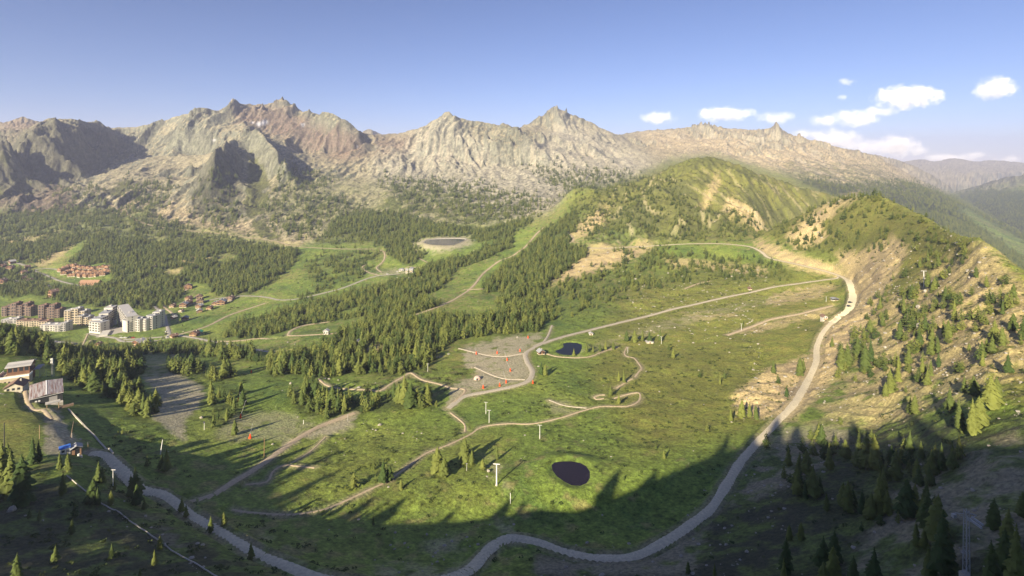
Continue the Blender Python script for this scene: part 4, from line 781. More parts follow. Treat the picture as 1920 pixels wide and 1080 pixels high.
def blocks(u, v, label, segs, wall, roof, floors, h, depth=12, hill=3, cat='apartment block', yaw=0):
    Q = at(u, v, 500); h *= .72; floors = max(3, int(floors * .8)); t = thing('apartment_building', label, cat, Q, yaw); NOGO.append((Q.x, Q.y, sum(L for L, *_ in segs) * .55)); x = -sum(L for L, *_ in segs) / 2
    for L, dy, dh, dw in segs:
        wing(t, (x, dy), (x + L, dy), depth, h + dh, floors, max(2, int(L / 3.6)), wall if dw is None else dw, roof, bal=True); x += L + .02
    return t
blocks(30, 593, 'long dark red brown apartment block with jagged roofline at the left edge of the village', [(8,0,0,None),(8,2,3,None),(7,0,6,None),(8,1,2,None),(7,3,5,None),(8,0,0,None)], 'red_timber', 'brown_roof', 6, 20)
blocks(91, 597, 'red brown apartment tower pair between the dark forest and the shops', [(9,0,4,None),(8,2,0,None),(8,0,5,None),(7,1,-2,None)], 'red_timber', 'brown_roof', 7, 22)
blocks(137, 608, 'tall cream apartment tower with many balconies left of the white block', [(9,0,4,None),(9,2,6,None),(8,4,2,None)], 'cream_render', 'pale_roof', 8, 22)
blocks(157, 611, 'lower pale stepped apartment block adjoining the white zigzag block', [(7,0,2,None),(7,2,0,None),(6,3,-3,None)], 'cream_render', 'grey_roof', 6, 16)
blocks(58, 613, 'long low cream row of shops and flats running through the village', [(12,3,0,None),(12,1,0,None),(12,0,1,None),(12,-1,0,None)], 'cream_render', 'brown_roof', 4, 11)
blocks(96, 621, 'pale long building with flat light roof in front of the brown towers', [(10,1,0,None),(12,0,0,None),(10,-1,1,None)], 'white_render', 'pale_roof', 4, 11)
blocks(112, 622, 'grey shaded end building with flat white roof beside the dark hillside', [(8,0,0,None),(6,1,3,None)], 'grey_render', 'pale_roof', 5, 12)
blocks(16, 607, 'flat roofed grey building low at the left edge of the village', [(12,0,0,None),(10,1,1,None)], 'grey_render', 'pale_roof', 3, 8)
# orange chalets in rows on the upper slope
oc = [(114,509),(122,505),(130,502),(139,501),(147,503),(156,504),(165,505),(174,506),(184,504),(193,503),(202,504),(120,514),(129,511),(138,509),(148,511),(158,512),(168,513),(178,512),(188,511),(198,510),(133,518),(142,517),(151,519),(162,519),(172,519),(182,518),(193,516),(203,511)]
ords = ['lowest left', 'second', 'third', 'fourth', 'fifth', 'sixth', 'seventh', 'eighth', 'ninth', 'tenth', 'last']
rows = [(0, 11, 'top'), (11, 20, 'middle'), (20, 28, 'bottom')]
for i, (u, v) in enumerate(oc):
    r0, r1, rn = next(r for r in rows if r[0] <= i < r[1]); k = i - r0; pos = 'leftmost' if k == 0 else 'rightmost' if i == r1 - 1 else ords[k] + ' from the left'
    chalet(u, v, f'orange timber chalet, {pos} in the {rn} row of the orange hamlet', w=rnd.uniform(8.5, 11), d=9, h=rnd.uniform(4.5, 6), rise=2.6, wall='orange_timber', roof='orange_roof', yaw=rnd.uniform(-.5, .5), group='orange chalets of the hamlet above the village', at_ymin=700)
chalet(170, 535, 'long bright orange residence just below the orange hamlet beside the road', w=38, d=12, h=7, rise=4, wall='orange_timber', roof='orange_roof', axis='x', wins=9, cat='building', name='residence', at_ymin=700)
for i, (u, v, lab, k) in enumerate([(6,501,'brown chalet at the left edge by the upper road',11), (23,494,'brown chalet with pale roof standing above the upper road',12), (20,505,'large brown chalet on the lower side of the upper road bend',13), (52,503,'dark brown chalet where the upper road forks',10), (45,513,'brown chalet just below the road fork',10), (54,530,'reddish brown chalet beside the lower hamlet road',12), (4,536,'tall brown lift building at the far left edge',14), (101,557,'lone dark brown tower house among trees above the village',13), (47,523,'small brown chalet between the two hamlet roads',8),
      (353,542,'lone orange brown chalet in the forest right of the village',13), (354,562,'brown chalet at the left of the chalet group on the green slope',9), (374,560,'red brown chalet at the top of the chalet group on the green slope',10), (375,568,'second red brown chalet in the chalet group on the green slope',10), (353,570,'low brown chalet under the chalet group beside the road',10), (374,577,'pale roofed chalet at the bottom of the chalet group',9), (432,563,'reddish chalet at the right end of the road by the ski meadow',11), (416,571,'dark roofed long chalet beside the ski meadow',13), (404,572,'brown chalet next to the long dark roofed chalet',9), (393,580,'small dark chalet at the upper edge of the ski meadow',8), (345,575,'dark roofed chalet left of the access road',11), (374,586,'small pale roofed chalet near the top of the ski meadow',8), (324,576,'reddish low chalet among bushes',8), (340,585,'tiny white chalet among bushes left of the ski meadow',6), (347,600,'grey roofed chalet among bushes by the winding lane',8), (326,598,'pale small chalet beside the winding lane',7),
      (261,648,'pale roofed chalet half hidden by the row of conifers, left one',11), (277,648,'grey roofed chalet half hidden by the row of conifers, right one',9), (365,630,'dark brown restaurant hut beside the green kiosk',9), (185,648,'small dark hut by the meadow path near the village',6), (327,633,'low tan hut at the road junction',7), (290,172+330,'small brown cabin in the rocky forest above the village',6)]):
    chalet(u, v, lab, w=k, d=k * .85, h=k * .5 + (5 if 'tower' in lab or 'tall' in lab else 0), rise=k * .26, wall='red_timber' if 'red' in lab else ('white_render' if 'white chalet' in lab else 'orange_timber' if 'orange' in lab else 'brown_timber'), roof='pale_roof' if 'pale' in lab else ('grey_roof' if 'dark roof' in lab or 'grey roof' in lab else 'brown_roof'), yaw=rnd.uniform(-.6, .6), at_ymin=500)
k_ = chalet(373, 626, 'small green roofed kiosk beside the dark brown restaurant hut', w=7, d=6, h=3, rise=1.6, wall='pale_timber', roof='green_sheet', at_ymin=500, floors=1, cat='kiosk', name='kiosk', chim=False)
chalet(768, 511, 'white lift station building on the gravel terrace below the reservoir', w=13, d=10, h=6, rise=1.5, wall='white_render', roof='pale_roof', cat='lift station', name='lift_station', axis='x', wins=4)
chalet(753, 508, 'grey lift shed left of the white lift station', w=9, d=7, h=4, rise=1.2, wall='grey_render', roof='grey_roof', cat='shed', name='shed', floors=1)
chalet(772, 506, 'small dark pump house right behind the white lift station', w=6, d=6, h=4, rise=1, wall='dark_cladding', roof='grey_roof', cat='shed', name='shed', floors=1)
chalet(612, 627, 'white drag lift hut at the edge of the middle forest', w=5, d=4, h=4, rise=1.2, wall='white_render', roof='pale_roof', cat='hut', name='hut', floors=1, chim=False, at_ymin=450)
chalet(673, 645, 'small white and dark hut beside the tan earth bank in the forest', w=4, d=4, h=3, rise=1, wall='white_render', roof='grey_roof', cat='hut', name='hut', floors=1, chim=False, at_ymin=430)
chalet(1014, 664, 'dark wooden cabin with grey roof at the left side of the blue pond', w=4.6, d=4, h=2.6, rise=1.4, wall='brown_timber', roof='grey_roof', cat='cabin', name='cabin', floors=1, yaw=.4)
chalet(1108, 628, 'small white hut beside the long gravel track above the pond', w=3, d=2.4, h=1.8, rise=.7, wall='white_render', roof='pale_roof', cat='hut', name='hut', floors=1, chim=False)
chalet(1406, 543, 'tiny dark stone hut beside the long gravel track', w=4, d=3, h=2.2, rise=1, wall='brown_timber', roof='brown_roof', cat='hut', name='hut', floors=1, chim=False)
chalet(1545, 601, 'white and brown lift cabin above the drop beside the bright road', w=4.4, d=4, h=4.2, rise=1.2, wall='white_render', roof='brown_roof', cat='cabin', name='cabin', floors=2, chim=False)
chalet(1565, 563, 'dark low lift shed with flat roof near the bright road bend', w=6, d=3.5, h=2.2, rise=.6, wall='dark_cladding', roof='grey_roof', cat='shed', name='shed', floors=1, chim=False)
chalet(1218, 643, 'low white tarpaulin shelter between the conifers above the meadow', w=5.5, d=3, h=1.2, rise=.7, wall='pale_stone', roof='pale_roof', cat='shelter', name='shelter', floors=1, chim=False)
# igloo on the ski station terrace
P = at(895, 711); t = thing('dome_hut', 'small pale pink dome hut with dark doorway on the gravel terrace', 'dome', P); vs, fs = [], []
for i in range(6):
    e_ = i / 5 * 1.45; vs += [(2.5 * math.cos(e_) * math.cos(k * .5236), 2.5 * math.cos(e_) * math.sin(k * .5236), 2.4 * math.sin(e_)) for k in range(12)]
fs = [(i * 12 + k, i * 12 + (k + 1) % 12, i * 12 + 12 + (k + 1) % 12, i * 12 + 12 + k) for i in range(5) for k in range(12)] + [tuple(range(60, 72))]
part('shell', [(vs, fs)], A['dusty_pink'], t); window(1.1, 1.6, 0, -2.5, .8, 0, t, 'dark_cladding', 'door')
# ---------------------------------------------------------------- summit restaurant, warehouse and huts on the left
P = at(40, 712, 280); t = thing('mountain_restaurant', 'summit restaurant with shiny grey metal roof and cream terrace on the left knoll', 'restaurant', P, .45); t.scale = (.92, .92, 1.15); NOGO.append((P.x, P.y, 13))
part('wall', gable_wall(11, 9, 8.2, 1.2, 4), A['brown_timber'], t); r = part('roof', gable(11, 9, 8.2, 1.2, .9, .22), A['pale_roof'], t); part('roof_seam', [((x, -s_ * 2.7, 8.95, .07, 5.3, .07)) for x in np.linspace(-6, 6, 13) for s_ in (-1, 1)], A['grey_roof'], r)['kind'] = 'stuff'
for x in (-4, -1.4, 1.4, 4): window(1.9, 2.0, x, -4.5, 6.6, 0, t)
for x in (-3, 0, 3): window(1.6, 1.6, 5.5, x * .9, 6.4, math.pi / 2, t)
part('terrace', [(-.5, -7.2, -4, 15, 5.5, 8.0), (-8.2, -1, -4, 3.2, 10, 8.0)], A['cream_render'], t, 'cream terrace with white parapet'); part('parapet', [(-.5, -9.9, 4.0, 15, .25, 1.0), (6.9, -7.2, 4.0, .25, 5.5, 1.0), (-9.7, -2.5, 4.0, .25, 12, 1)], A['white_paint'], t)
for x in np.linspace(-6.5, 5.5, 7): window(1.0, 1.4, x, -9.95, 1.8, 0, t)
part('canopy', [(7.8, 3, 4.6, 3.2, 9, .2)] + [(9.2, y, 0, .2, .2, 4.6) for y in (-1, 1, 3, 5, 7)], A['grey_roof'], t)
P = at(31, 733, 250); t = thing('annex_building', 'brown roofed annex with pale stone base below the summit restaurant', 'building', P, .45); NOGO.append((P.x, P.y, 7))
part('wall', gable_wall(7.6, 8, 3.6, 2.0, 4, 'y'), A['pale_stone'], t); r = part('roof', gable(7.6, 8, 3.6, 2.0, .6, .2, 'y'), A['brown_roof'], t); part('chimney', [(1.5, 1, 4.5, .7, .7, 1.6)], A['concrete'], r)
for x in (-2.2, 0, 2.2): window(1.2, 1.2, x, -4, 2.4, 0, t)
part('stone_arch', [(x, -4.6, -4, .9, 1.2, 4.8) for x in (-3.2, -1.1, 1.1, 3.2)], A['pale_stone'], t)
P = at(87, 757, 230); t = thing('lift_warehouse', 'metal warehouse with long rust streaked sheet roof and dark front wall', 'warehouse', P, .74); NOGO.append((P.x - 7.5, P.y + 8, 16))
part('wall', gable_wall(12.6, 22, 4.0, .7, 10, 'y'), A['dark_cladding'], t).location = (0, 11, 0)
r = part('roof', gable(12.6, 22, 4.0, .7, .35, .16, 'y'), A['rusty_sheet'], t); r.location = (0, 11, 0)
rb = part('roof_rib', [((s_ * x, 0, 4.17 + .7 * (1 - x / 6.3), .06, 22.6, .06)) for x in np.arange(.5, 6.4, .55) for s_ in (-1, 1)], A['pale_roof'], r); rb['kind'] = 'stuff'; part('ridge_cap', [(0, 0, 4.86, .5, 22.8, .08)], A['white_paint'], r)
for x in (-3.9, -2.7):
    vs, fs = tube((x, -.09, 2.2), (x, .02, 2.2), .48, n=12); part('round_window', [(vs, fs)], A['white_paint'], t)
window(3.2, 3.0, 2.6, -.01, 1.5, 0, t, 'grey_render', 'door'); part('front_slab', [(0, -1.4, -6, 12.8, 2.7, 5.9)], A['concrete'], t); part('side_terrace', [(-7.5, 5, -8, 2.2, 13, 8.3)], A['cream_render'], t); part('gutter', [(0, -.4, 3.9, 13.2, .16, .16)], A['white_paint'], t)
P = at(99, 768, 210); t = thing('lift_gantry', 'steel and timber unloading gantry in front of the metal warehouse', 'gantry', P, .74)
for x, y in ((-2.2, 0), (2.2, 0), (-2.2, 2.6), (2.2, 2.6)): part('leg', [(x, y, -1.5, .3, .3, 4.6)], A['pale_timber'], t)
part('platform', [(0, 1.3, 3.1, 5.6, 3.4, .25)], A['concrete'], t); part('railing', [(0, -.3, 3.9, 5.4, .08, .08), (0, -.3, 3.6, 5.4, .06, .06)] + [(x, -.3, 3.3, .07, .07, .65) for x in np.linspace(-2.6, 2.6, 6)], A['galvanised'], t); part('walkway', [(5.2, 1.0, -.6, 5.5, 1.6, 1.0)], A['wood_pole'], t)
P = at(99, 706, 250); t = thing('antenna_mast', 'tall lattice antenna mast rising behind the metal warehouse', 'mast', P)
part('lattice', [tube((a, b, 0), (a * .5, b * .5, 11.5), .08) for a, b in ((-.5, -.5), (.5, -.5), (.5, .5), (-.5, .5))] + [tube((-.5 + .02 * i, -.5, i), (.5 - .02 * i, -.5, i + 1), .045) for i in range(11)] + [tube((.5 - .02 * i, -.5, i), (.5 - .02 * i, .5, i + 1), .045) for i in range(11)], A['galvanised'], t)
for z, y in ((10.2, -.5), (8.4, -.45)): part('antenna', [(0, y, z, .5, .25, 1.5), (-.9, y, z, .25, .25, 1.2)], A['white_paint'], t)
P = at(122, 850); t = thing('ticket_hut', 'white hut with bright blue roof on the gravel yard', 'hut', P, .75); NOGO.append((P.x, P.y, 4))
part('wall', [(0, 0, -1.5, 3.0, 2.6, 3.9)], A['white_paint'], t); part('roof', [(-.1, 0, 2.41, 3.5, 3.2, .22)], A['blue_sheet'], t); window(.9, .8, -.6, -1.3, 1.4, 0, t); window(.8, 1.7, .7, -1.31, .85, 0, t, 'grey_render', 'door')
P = at(143, 852); t = thing('lift_control_hut', 'dark roofed lift control hut on a raised deck beside the blue roofed hut', 'hut', P, .75); NOGO.append((P.x, P.y, 5))
part('wall', gable_wall(3.2, 3.0, 3.0, .8, 2, 'y'), A['dark_cladding'], t); part('roof', gable(3.2, 3.0, 3.0, .8, .35, .15, 'y'), A['grey_roof'], t); part('front_panel', [(-.9, -1.56, 0, .9, .1, 2.4), (1.2, -1.56, 0, .5, .1, 2.4)], A['orange_roof'], t); window(1.2, 1.0, .25, -1.55, 1.8, 0, t)
part('deck', [(0, -2.8, -.4, 3.4, 2.4, .25), (0, -4.1, -2.6, 3.4, .15, 2.2)], A['grey_render'], t); part('railing', [(0, -3.95, .7, 3.4, .06, .06)] + [(x, -3.95, -.2, .06, .06, .95) for x in np.linspace(-1.6, 1.6, 5)], A['galvanised'], t)
vs, fs = tube((.6, -2.6, .3), (.6, -2.6, .95), .4, .4, 10); part('drum', [(vs, fs)], A['white_paint'], t)
def pole(u, v, hp, label, m='wood_pole', r=.12, lean=0, arm=None, cat='pole', name='pole', head=None):
    Q = at(u, v); h = hp * Q.y / F; t = thing(name, label, cat, Q); part('shaft', [tube((0, 0, -1), (lean * h, 0, h), r * 1.2, r * .8)], A[m], t)
    part('cap', [tube((lean * h, 0, h), (lean * h * 1.01, 0, h + r * 2), r * 1.1, r * .5)], A['dark_steel'], t)
    if arm: part('crossarm', [tube((lean * h - arm, 0, h * .97), (lean * h + arm, 0, h * .97), r * .7)], A[m], t)
    if head: part('sign', [(lean * h, -.1, h * .8, *head)], A['dark_cladding'], t)
    return t
pole(8, 838, 44, 'dark wooden pole at the left edge above the trees', 'dark_steel', .16); pole(74, 823, 26, 'thin pale pole on the sunlit slope left of the gravel yard', 'pale_timber', .1); pole(132, 820, 30, 'leaning wooden pole at the right edge of the gravel yard', 'wood_pole', .12, .2); pole(135, 822, 10, 'short post with white box at the foot of the leaning pole', 'concrete', .14)
pole(165, 846, 16, 'signpost with dark board beside the descending road', 'pale_timber', .07, head=(.5, .1, .8)); pole(300, 852, 28, 'white leaning pole above the dark conifer on the meadow', 'white_paint', .17, .18); pole(212, 912, 32, 'pale lamp post with short arm between the lit conifers', 'white_paint', .11, 0, .9)
pole(495, 858, 36, 'brown wooden pole beside the fork of the dirt track', 'orange_timber', .12, .02); pole(383, 806, 16, 'white information board post in the scrub by the gravel pad', 'white_paint', .1, head=(.9, .1, .8)); pole(957, 944, 20, 'short white post above the shadow edge below the pylon', 'white_paint', .12); pole(569, 795, 8, 'yellow and white marker post near the grey gravel bank', 'white_paint', .15)
pole(652, 790, 14, 'thin grey pole at the top of the grey gravel bank', 'galvanised', .07); pole(87, 706, 12, 'thin pole beside the antenna mast', 'galvanised', .06)
# ---------------------------------------------------------------- lift pylons
def pylon(u, v, hp, label, lean=0, wide=1.0):
    Q = at(u, v); h = hp * Q.y / F; t = thing('lift_pylon', label, 'lift pylon', Q, -.15); r = (.28 if 'large' in label else .17) * h / 9 * wide
    part('shaft', [tube((0, 0, -1), (0, 0, h), r, r * .62, 10)], A['white_paint'], t); part('crossarm', [(0, 0, h - .1, h * .32, r * .9, r * .8)], A['white_paint'], t); part('base', [tube((0, 0, -1), (0, 0, .5), r * 2.3, r * 1.9, 8)], A['concrete'], t)
    for sx in (-1, 1): part('pulley_train', [(sx * h * .15, 0, h - r * 1.6, r * .5, h * .22, r)], A['dark_steel'], t)
    part('ladder', [(r * 1.2, 0, .5, .05, .4, h - 1)], A['galvanised'], t); return t
for u, v, hp, lab in ((931,910,40,'large white lift pylon with crossarm throwing a long shadow on the meadow'), (911,776,22,'grey white lift pylon left of the footpath, rear of two'), (917,793,24,'grey white lift pylon left of the footpath, front of two'), (1012,823,26,'slender pale pylon standing on the green meadow below the footpath'), (1240,645,14,'white pylon beside the conifers right of the blue pond'), (1177,662,10,'small white pylon at the head of the winding footpath'), (1390,620,13,'white pylon at the left tip of the tan slope track'), (802,697,15,'pale pylon on the green bank above the meadow trail'), (1549,566,10,'small pylon beside the dark lift shed near the road bend'), (875,883,14,'thin pale pylon half hidden by the conifers above the path'), (1732,538,30,'slim metal pylon among dark conifers high on the ridge')): pylon(u, v, hp, lab)
P = at(1812, 1078); h = 122 * P.y / F; t = thing('lattice_mast', 'tall blue grey lattice mast with crossarms on the shaded right slope', 'mast', P, .1)
w_ = .42; bars = [tube((a * w_, b * w_, -1.5), (a * w_ * .7, b * w_ * .7, h), .07) for a, b in ((-1, -1), (1, -1), (1, 1), (-1, 1))]; n = int(h / .75)
for i in range(n):
    z0, z1 = i * h / n, (i + 1) * h / n; k0, k1 = w_ * (1 - .3 * i / n), w_ * (1 - .3 * (i + 1) / n); s_ = 1 if i % 2 else -1
    bars += [tube((s_ * k0, -k0, z0), (-s_ * k1, -k1, z1), .035, n=5), tube((k0, s_ * k0, z0), (k1, -s_ * k1, z1), .035, n=5), tube((-k0, s_ * k0, z0), (-k1, -s_ * k1, z1), .035, n=5)]
part('lattice', bars, A['galvanised'], t); part('crossarm', [tube((-.2, 0, h * .97), (2.3, 0, h * .90), .1), tube((0, 0, h * .84), (2.3, 0, h * .90), .06)], A['galvanised'], t)
part('pulley_train', [(1.7, 0, h * .78, .25, 3.2, .5), (2.5, 0, h * .80, .2, 2.4, .4)], A['galvanised'], t); part('arm', [tube((0, 0, h * .93), (-2.6, 0, h * .97), .07), tube((0, 0, h * .88), (-2.6, 0, h * .97), .05)], A['galvanised'], t); part('service_box', [(-2.8, 0, h * .9, .7, .6, .7)], A['pale_roof'], t); part('footing', [(0, 0, -1.5, 1.7, 1.7, 1.8)], A['concrete'], t)
# ---------------------------------------------------------------- snow lances with red padding
CAN = [(469,822,'largest red snow lance at the foot of the cannon run',26,.16),(451,784,'red snow lance halfway up the cannon run',32,.3),(471,699,'red snow lance at the top of the cannon run by the grassy bank',14,.1),(447,752,'small red snow lance hidden in the scrub of the cannon run',16,.2),(906,728,'red snow lance with wide base at the left of the gravel terrace',14,0),(937,724,'red snow lance second from the left on the gravel terrace',16,-.1),(949,718,'red snow lance beside the track on the gravel terrace',20,-.25),(957,696,'red snow lance on the right of the terrace between the two tracks',22,-.4),(951,676,'red snow lance at the upper right of the gravel terrace',16,-.3),(893,664,'distant small red snow lance at the top left of the terrace',12,-.2),(932,663,'distant small red snow lance at the top middle of the terrace',10,.1),(975,659,'small red snow lance beside the junction near the blue pond',8,0),(999,719,'orange red snow lance right of the curving gravel track',12,0),(990,634,'tiny red snow lance at the very top of the terrace',7,0)]
for u, v, lab, hp, ln in CAN:
    Q = at(u, v); h = max(hp * Q.y / F, 3.0); t = thing('snow_lance', lab, 'snow cannon', Q, 0, 'red snow lances'); b_ = 1.0 if 'largest' in lab or 'wide' in lab else .8
    part('padded_base', [tube((0, 0, -.3), (0, 0, .9), .75 * b_, .62 * b_, 10), tube((0, 0, .9), (ln * .5, 0, 2.2), .5 * b_, .2, 10)], A['orange_red'], t)
    part('pole', [tube((ln * .3, 0, 1.5), (ln * h, 0, h), .07, .05, 6)], A['galvanised'], t); part('nozzle', [tube((ln * h, 0, h), (ln * h * 1.04 + .25, 0, h + .3), .1, .12, 6)], A['galvanised'], t)
# ---------------------------------------------------------------- cars
def car(u, v, m, label, yaw=0.0, group=None, k=1.0):
    Q = at(u, v, 400); t = thing('parked_car', label, 'car', Q, yaw, group); t.scale = (k, k, k); L, W = 4.3, 1.75
    prof = [(-2.15, .35), (-2.15, .8), (-1.9, .95), (-1.3, 1.0), (1.0, 1.0), (2.05, .82), (2.15, .6), (2.15, .35)]
    vs = [(x, s_ * W / 2, z) for s_ in (-1, 1) for x, z in prof]; n = len(prof); part('body', [(vs, [tuple(range(n)), tuple(range(2 * n - 1, n - 1, -1))] + [(i, n + i, n + (i + 1) % n, (i + 1) % n) for i in range(n)])], A[m], t)
    cab = [(-1.9, 1.0), (-1.4, 1.48), (.2, 1.5), (1.0, 1.0)]; vs = [(x, s_ * (W / 2 - .1), z) for s_ in (-1, 1) for x, z in cab]; part('cabin', [(vs, [(0, 1, 2, 3)[::-1], (4, 5, 6, 7)] + [(i, (i + 1) % 4, 4 + (i + 1) % 4, 4 + i) for i in range(4)])], A['dark_glazing'], t)
    part('roof', [(-.6, 0, 1.49, 1.5, W - .3, .06)], A[m], t)
    for x in (-1.35, 1.35):
        for s_ in (-1, 1): part('wheel', [tube((x, s_ * .7, .33), (x, s_ * .9, .33), .33, n=10)], A['tyre'], t)
for u, v, m, lab, ya in ((228,634,'car_white','white car at the left of the row parked before the village car park',0), (235,634,'car_white','second white car parked before the village car park',0), (243,633,'car_dark','dark car at the right of the row before the village car park',.1), (250,634,'car_red','red car beside the dark car before the village car park',0), (313,622,'car_white','white car topmost in the line on the junction road',1.2), (312,627,'car_dark','dark car below the white one on the junction road',1.2), (314,632,'car_white','white car lowest in the line on the junction road',1.3), (143,646,'car_dark','dark car parked on the grey village road among the grass',.1), (212,617,'car_white','white car inside the village car park',.3), (1594,568,'car_dark','dark car parked on the bright bend of the ridge road, rear of two',.4), (1592,575,'car_dark','dark car parked on the bright bend of the ridge road, front of two',.3), (726,514,'car_white','white car on the road to the far lift station',.2), (745,510,'car_white','white vehicle parked beside the far grey lift shed',.1)): car(u, v, m, lab, ya)
# ---------------------------------------------------------------- pipe on the shaded slope
L_ = smooth_line([at(u, v) for u, v in ((125,893),(160,922),(190,946),(235,972),(290,1010),(340,1045),(400,1080),(430,1100))], 1.5); zz = H(L_[:, 0], L_[:, 1]) + .35; segs = [tube((*L_[i], zz[i]), (*L_[i + 1], zz[i + 1]), .16, n=6) for i in range(len(L_) - 1)]
tag(part('snowmaking_pipe', segs, A['concrete'], None), 'long pale pipe running diagonally down the shaded slope at lower left', 'pipe')
L_ = smooth_line([at(u, v) for u, v in ((128,768),(142,783),(160,802),(180,822),(196,840),(212,852))], 1.5); zz = H(L_[:, 0], L_[:, 1]) - .3; wl = []
for i in range(len(L_) - 1):
    (x0, y0), (x1, y1) = L_[i], L_[i + 1]; a = math.atan2(y1 - y0, x1 - x0); wl.append(((x0 + x1) / 2, (y0 + y1) / 2, (zz[i] + zz[i + 1]) / 2, math.hypot(x1 - x0, y1 - y0) + .06, .5, .9 + .002 * (i % 2), a))
tag(part('retaining_wall', wl, A['pale_stone'], None), 'low pale retaining wall curving down from the metal warehouse to the road', 'wall')
# a few rocks that stand out singly
for i, (u, v, s_, lab) in enumerate(((1724,612,3.2,'leaning pale rock slab among the conifers on the ridge'), (1748,530,3.0,'tall pale rock pinnacle beside the conifers near the ridge top'), (1735,545,2.4,'squat rock left of the pale pinnacle near the ridge top'), (1840,443,3.6,'white rock at the summit of the rocky ridge'), (1722,575,2.5,'upright pale rock above the road bend forest'), (1660,652,1.8,'pale rock near the tall conifers above the shadow line'), (378,784,1.6,'pale boulder beside the information board in the scrub'), (1795,455,3.4,'dark edged rock block left of the ridge summit'), (22,958,2.2,'grey boulder at the left edge of the shaded slope'), (545,720,1.6,'pale boulder on the meadow left of the middle grove'), (712,797,1.5,'pale rock at the right end of the grey gravel bank'), (916,884,1.5,'grey boulder left of the large white pylon'))):
    Q = at(u, v); o = bpy.data.objects.new('boulder', STONES[i % 3]); COL.objects.link(o); o.location = Q; o.scale = (s_ * .8, s_ * .7, s_ * 1.25); o.rotation_euler = (.2, .15, i); tag(o, lab, 'rock')
# ---------------------------------------------------------------- planting
TREES = []        # x, y, z, height, width factor
MAN = [(15,872,45),(22,930,88),(42,945,95),(60,872,55),(74,868,45),(3,905,80),(118,928,46),(128,884,36),(112,880,34),(55,972,20),(73,978,24),(135,1003,30),(30,1095,58),(103,1052,30),(209,1047,30),(290,1060,30),(262,1085,22),(184,905,40),(192,906,30),(215,920,22),(173,942,45),(184,948,36),(208,948,30),(254,932,58),(246,928,40),(271,956,24),(312,884,44),(303,880,30),(340,960,30),(349,970,26),(420,985,26),(395,1000,34),(470,1050,34),(300,1030,26),
 (718,905,45),(730,900,30),(820,888,52),(833,893,36),(872,868,48),(884,872,30),(752,918,20),(700,985,20),(932,862,26),(905,880,20),(1015,703,26),(1022,704,22),(1076,668,16),(1262,672,18),(1170,718,26),(1160,715,20),(1145,742,22),(1160,758,20),(440,815,30),(400,800,24),(455,760,30),(1245,860,18),(1170,900,10),(1230,842,12),
 (1695,590,38),(1655,612,30),(1632,622,26),(1712,598,26),(1725,647,36),(1687,637,42),(1607,668,42),(1590,688,46),(1578,690,44),(1623,697,54),(1634,680,48),(1770,628,30),(1790,603,44),(1772,563,30),(1740,540,32),(1752,545,26),(1842,672,36),(1850,662,30),(1865,637,42),(1817,657,16),(1685,688,26),(1684,717,40),(1670,737,46),(1661,742,28),(1706,777,36),(1715,776,38),(1780,770,46),(1800,807,60),(1824,815,70),(1835,800,60),(1860,764,62),(1870,745,40),(1825,742,40),(1808,737,34),(1842,688,30),(1500,704,36),(1506,696,26),(1450,700,28),(1390,784,36),(1405,782,30),(1418,788,30),(1370,790,26),(1350,722,18),
 (1612,878,76),(1624,880,70),(1640,880,66),(1786,880,52),(1590,960,60),(1650,965,84),(1700,970,74),(1735,960,64),(1480,1012,30),(1502,1012,34),(1545,1095,44),(1470,1100,54),(1525,930,60),(1780,1070,92),(1762,1060,60),(1862,1095,84),(1905,1100,120),(1885,1080,90),(1600,1090,50),(1640,1095,70),(1290,1075,24),(1340,1085,30),(1555,880,50),(1680,900,60),(1720,905,50),
 (1730,700,30),(1745,705,34),(1760,690,30),(1890,700,40),(1900,620,34),(1880,590,30),(1850,540,26),(1900,560,30),(1830,520,22),(1735,620,34),(1748,640,30),(1710,560,30),(1650,580,24),(1725,500,22),(1740,490,24),(1760,500,26),(1560,650,20),(1475,745,22),
 (452,740,26),(438,770,30),(425,790,26),(1392,612,14),(1175,640,22),(1190,641,24),(1205,640,24),(1218,642,22),(1238,640,26),(1100,660,18),(1112,661,16),(1125,660,18),(1135,656,18),(1150,655,16)]
for u, v, hp in MAN:
    P = at(u, min(v, 1110), 62); h = hp * P.y / F; TREES.append((P.x, P.y, P.z, h, 1.0))
MANUAL = len(TREES)
wood, bush, stone = M['wood'], M['bush'], M['stone']
def wd_(u, Y): c = clump(u, Y, 26, 71); f = field(u, Y, wood); return np.where(f > .75, f * sstep(-.34, -.12, c) * np.where(Y < 420, 1, 1), f * sstep(-.25, .3, c + (f - .35) * .8) * 1.1) * (1 - field(u, Y, busy) * 1.5).clip(0)
for Y0, Y1, ar, hm, hs in ((110, 700, 16, 8.0, 2.9), (700, 1500, 21, 10.2, 2.5), (1500, 2500, 44, 14, 3.5), (2500, 5200, 170, 14, 3)):
    u, Y = spots(Y0, Y1, ar, wd_, u0=-60 if Y0 < 1500 else -40, u1=1980); x = (u - U0) / F * Y; z = H(x, Y); h = np.clip(rng.normal(hm, hs, len(x)), 4, 19) * np.where((u > 1560) & (Y < 480), .95, 1)
    h *= np.where((field(u, Y, wood) < .5) & (Y < 1400), .8, 1) ; k = visible(x, Y, z, h, 1.0) & clear(x, Y)
    TREES += list(zip(x[k], Y[k], z[k], h[k], rng.uniform(.8, 1.35, k.sum())))
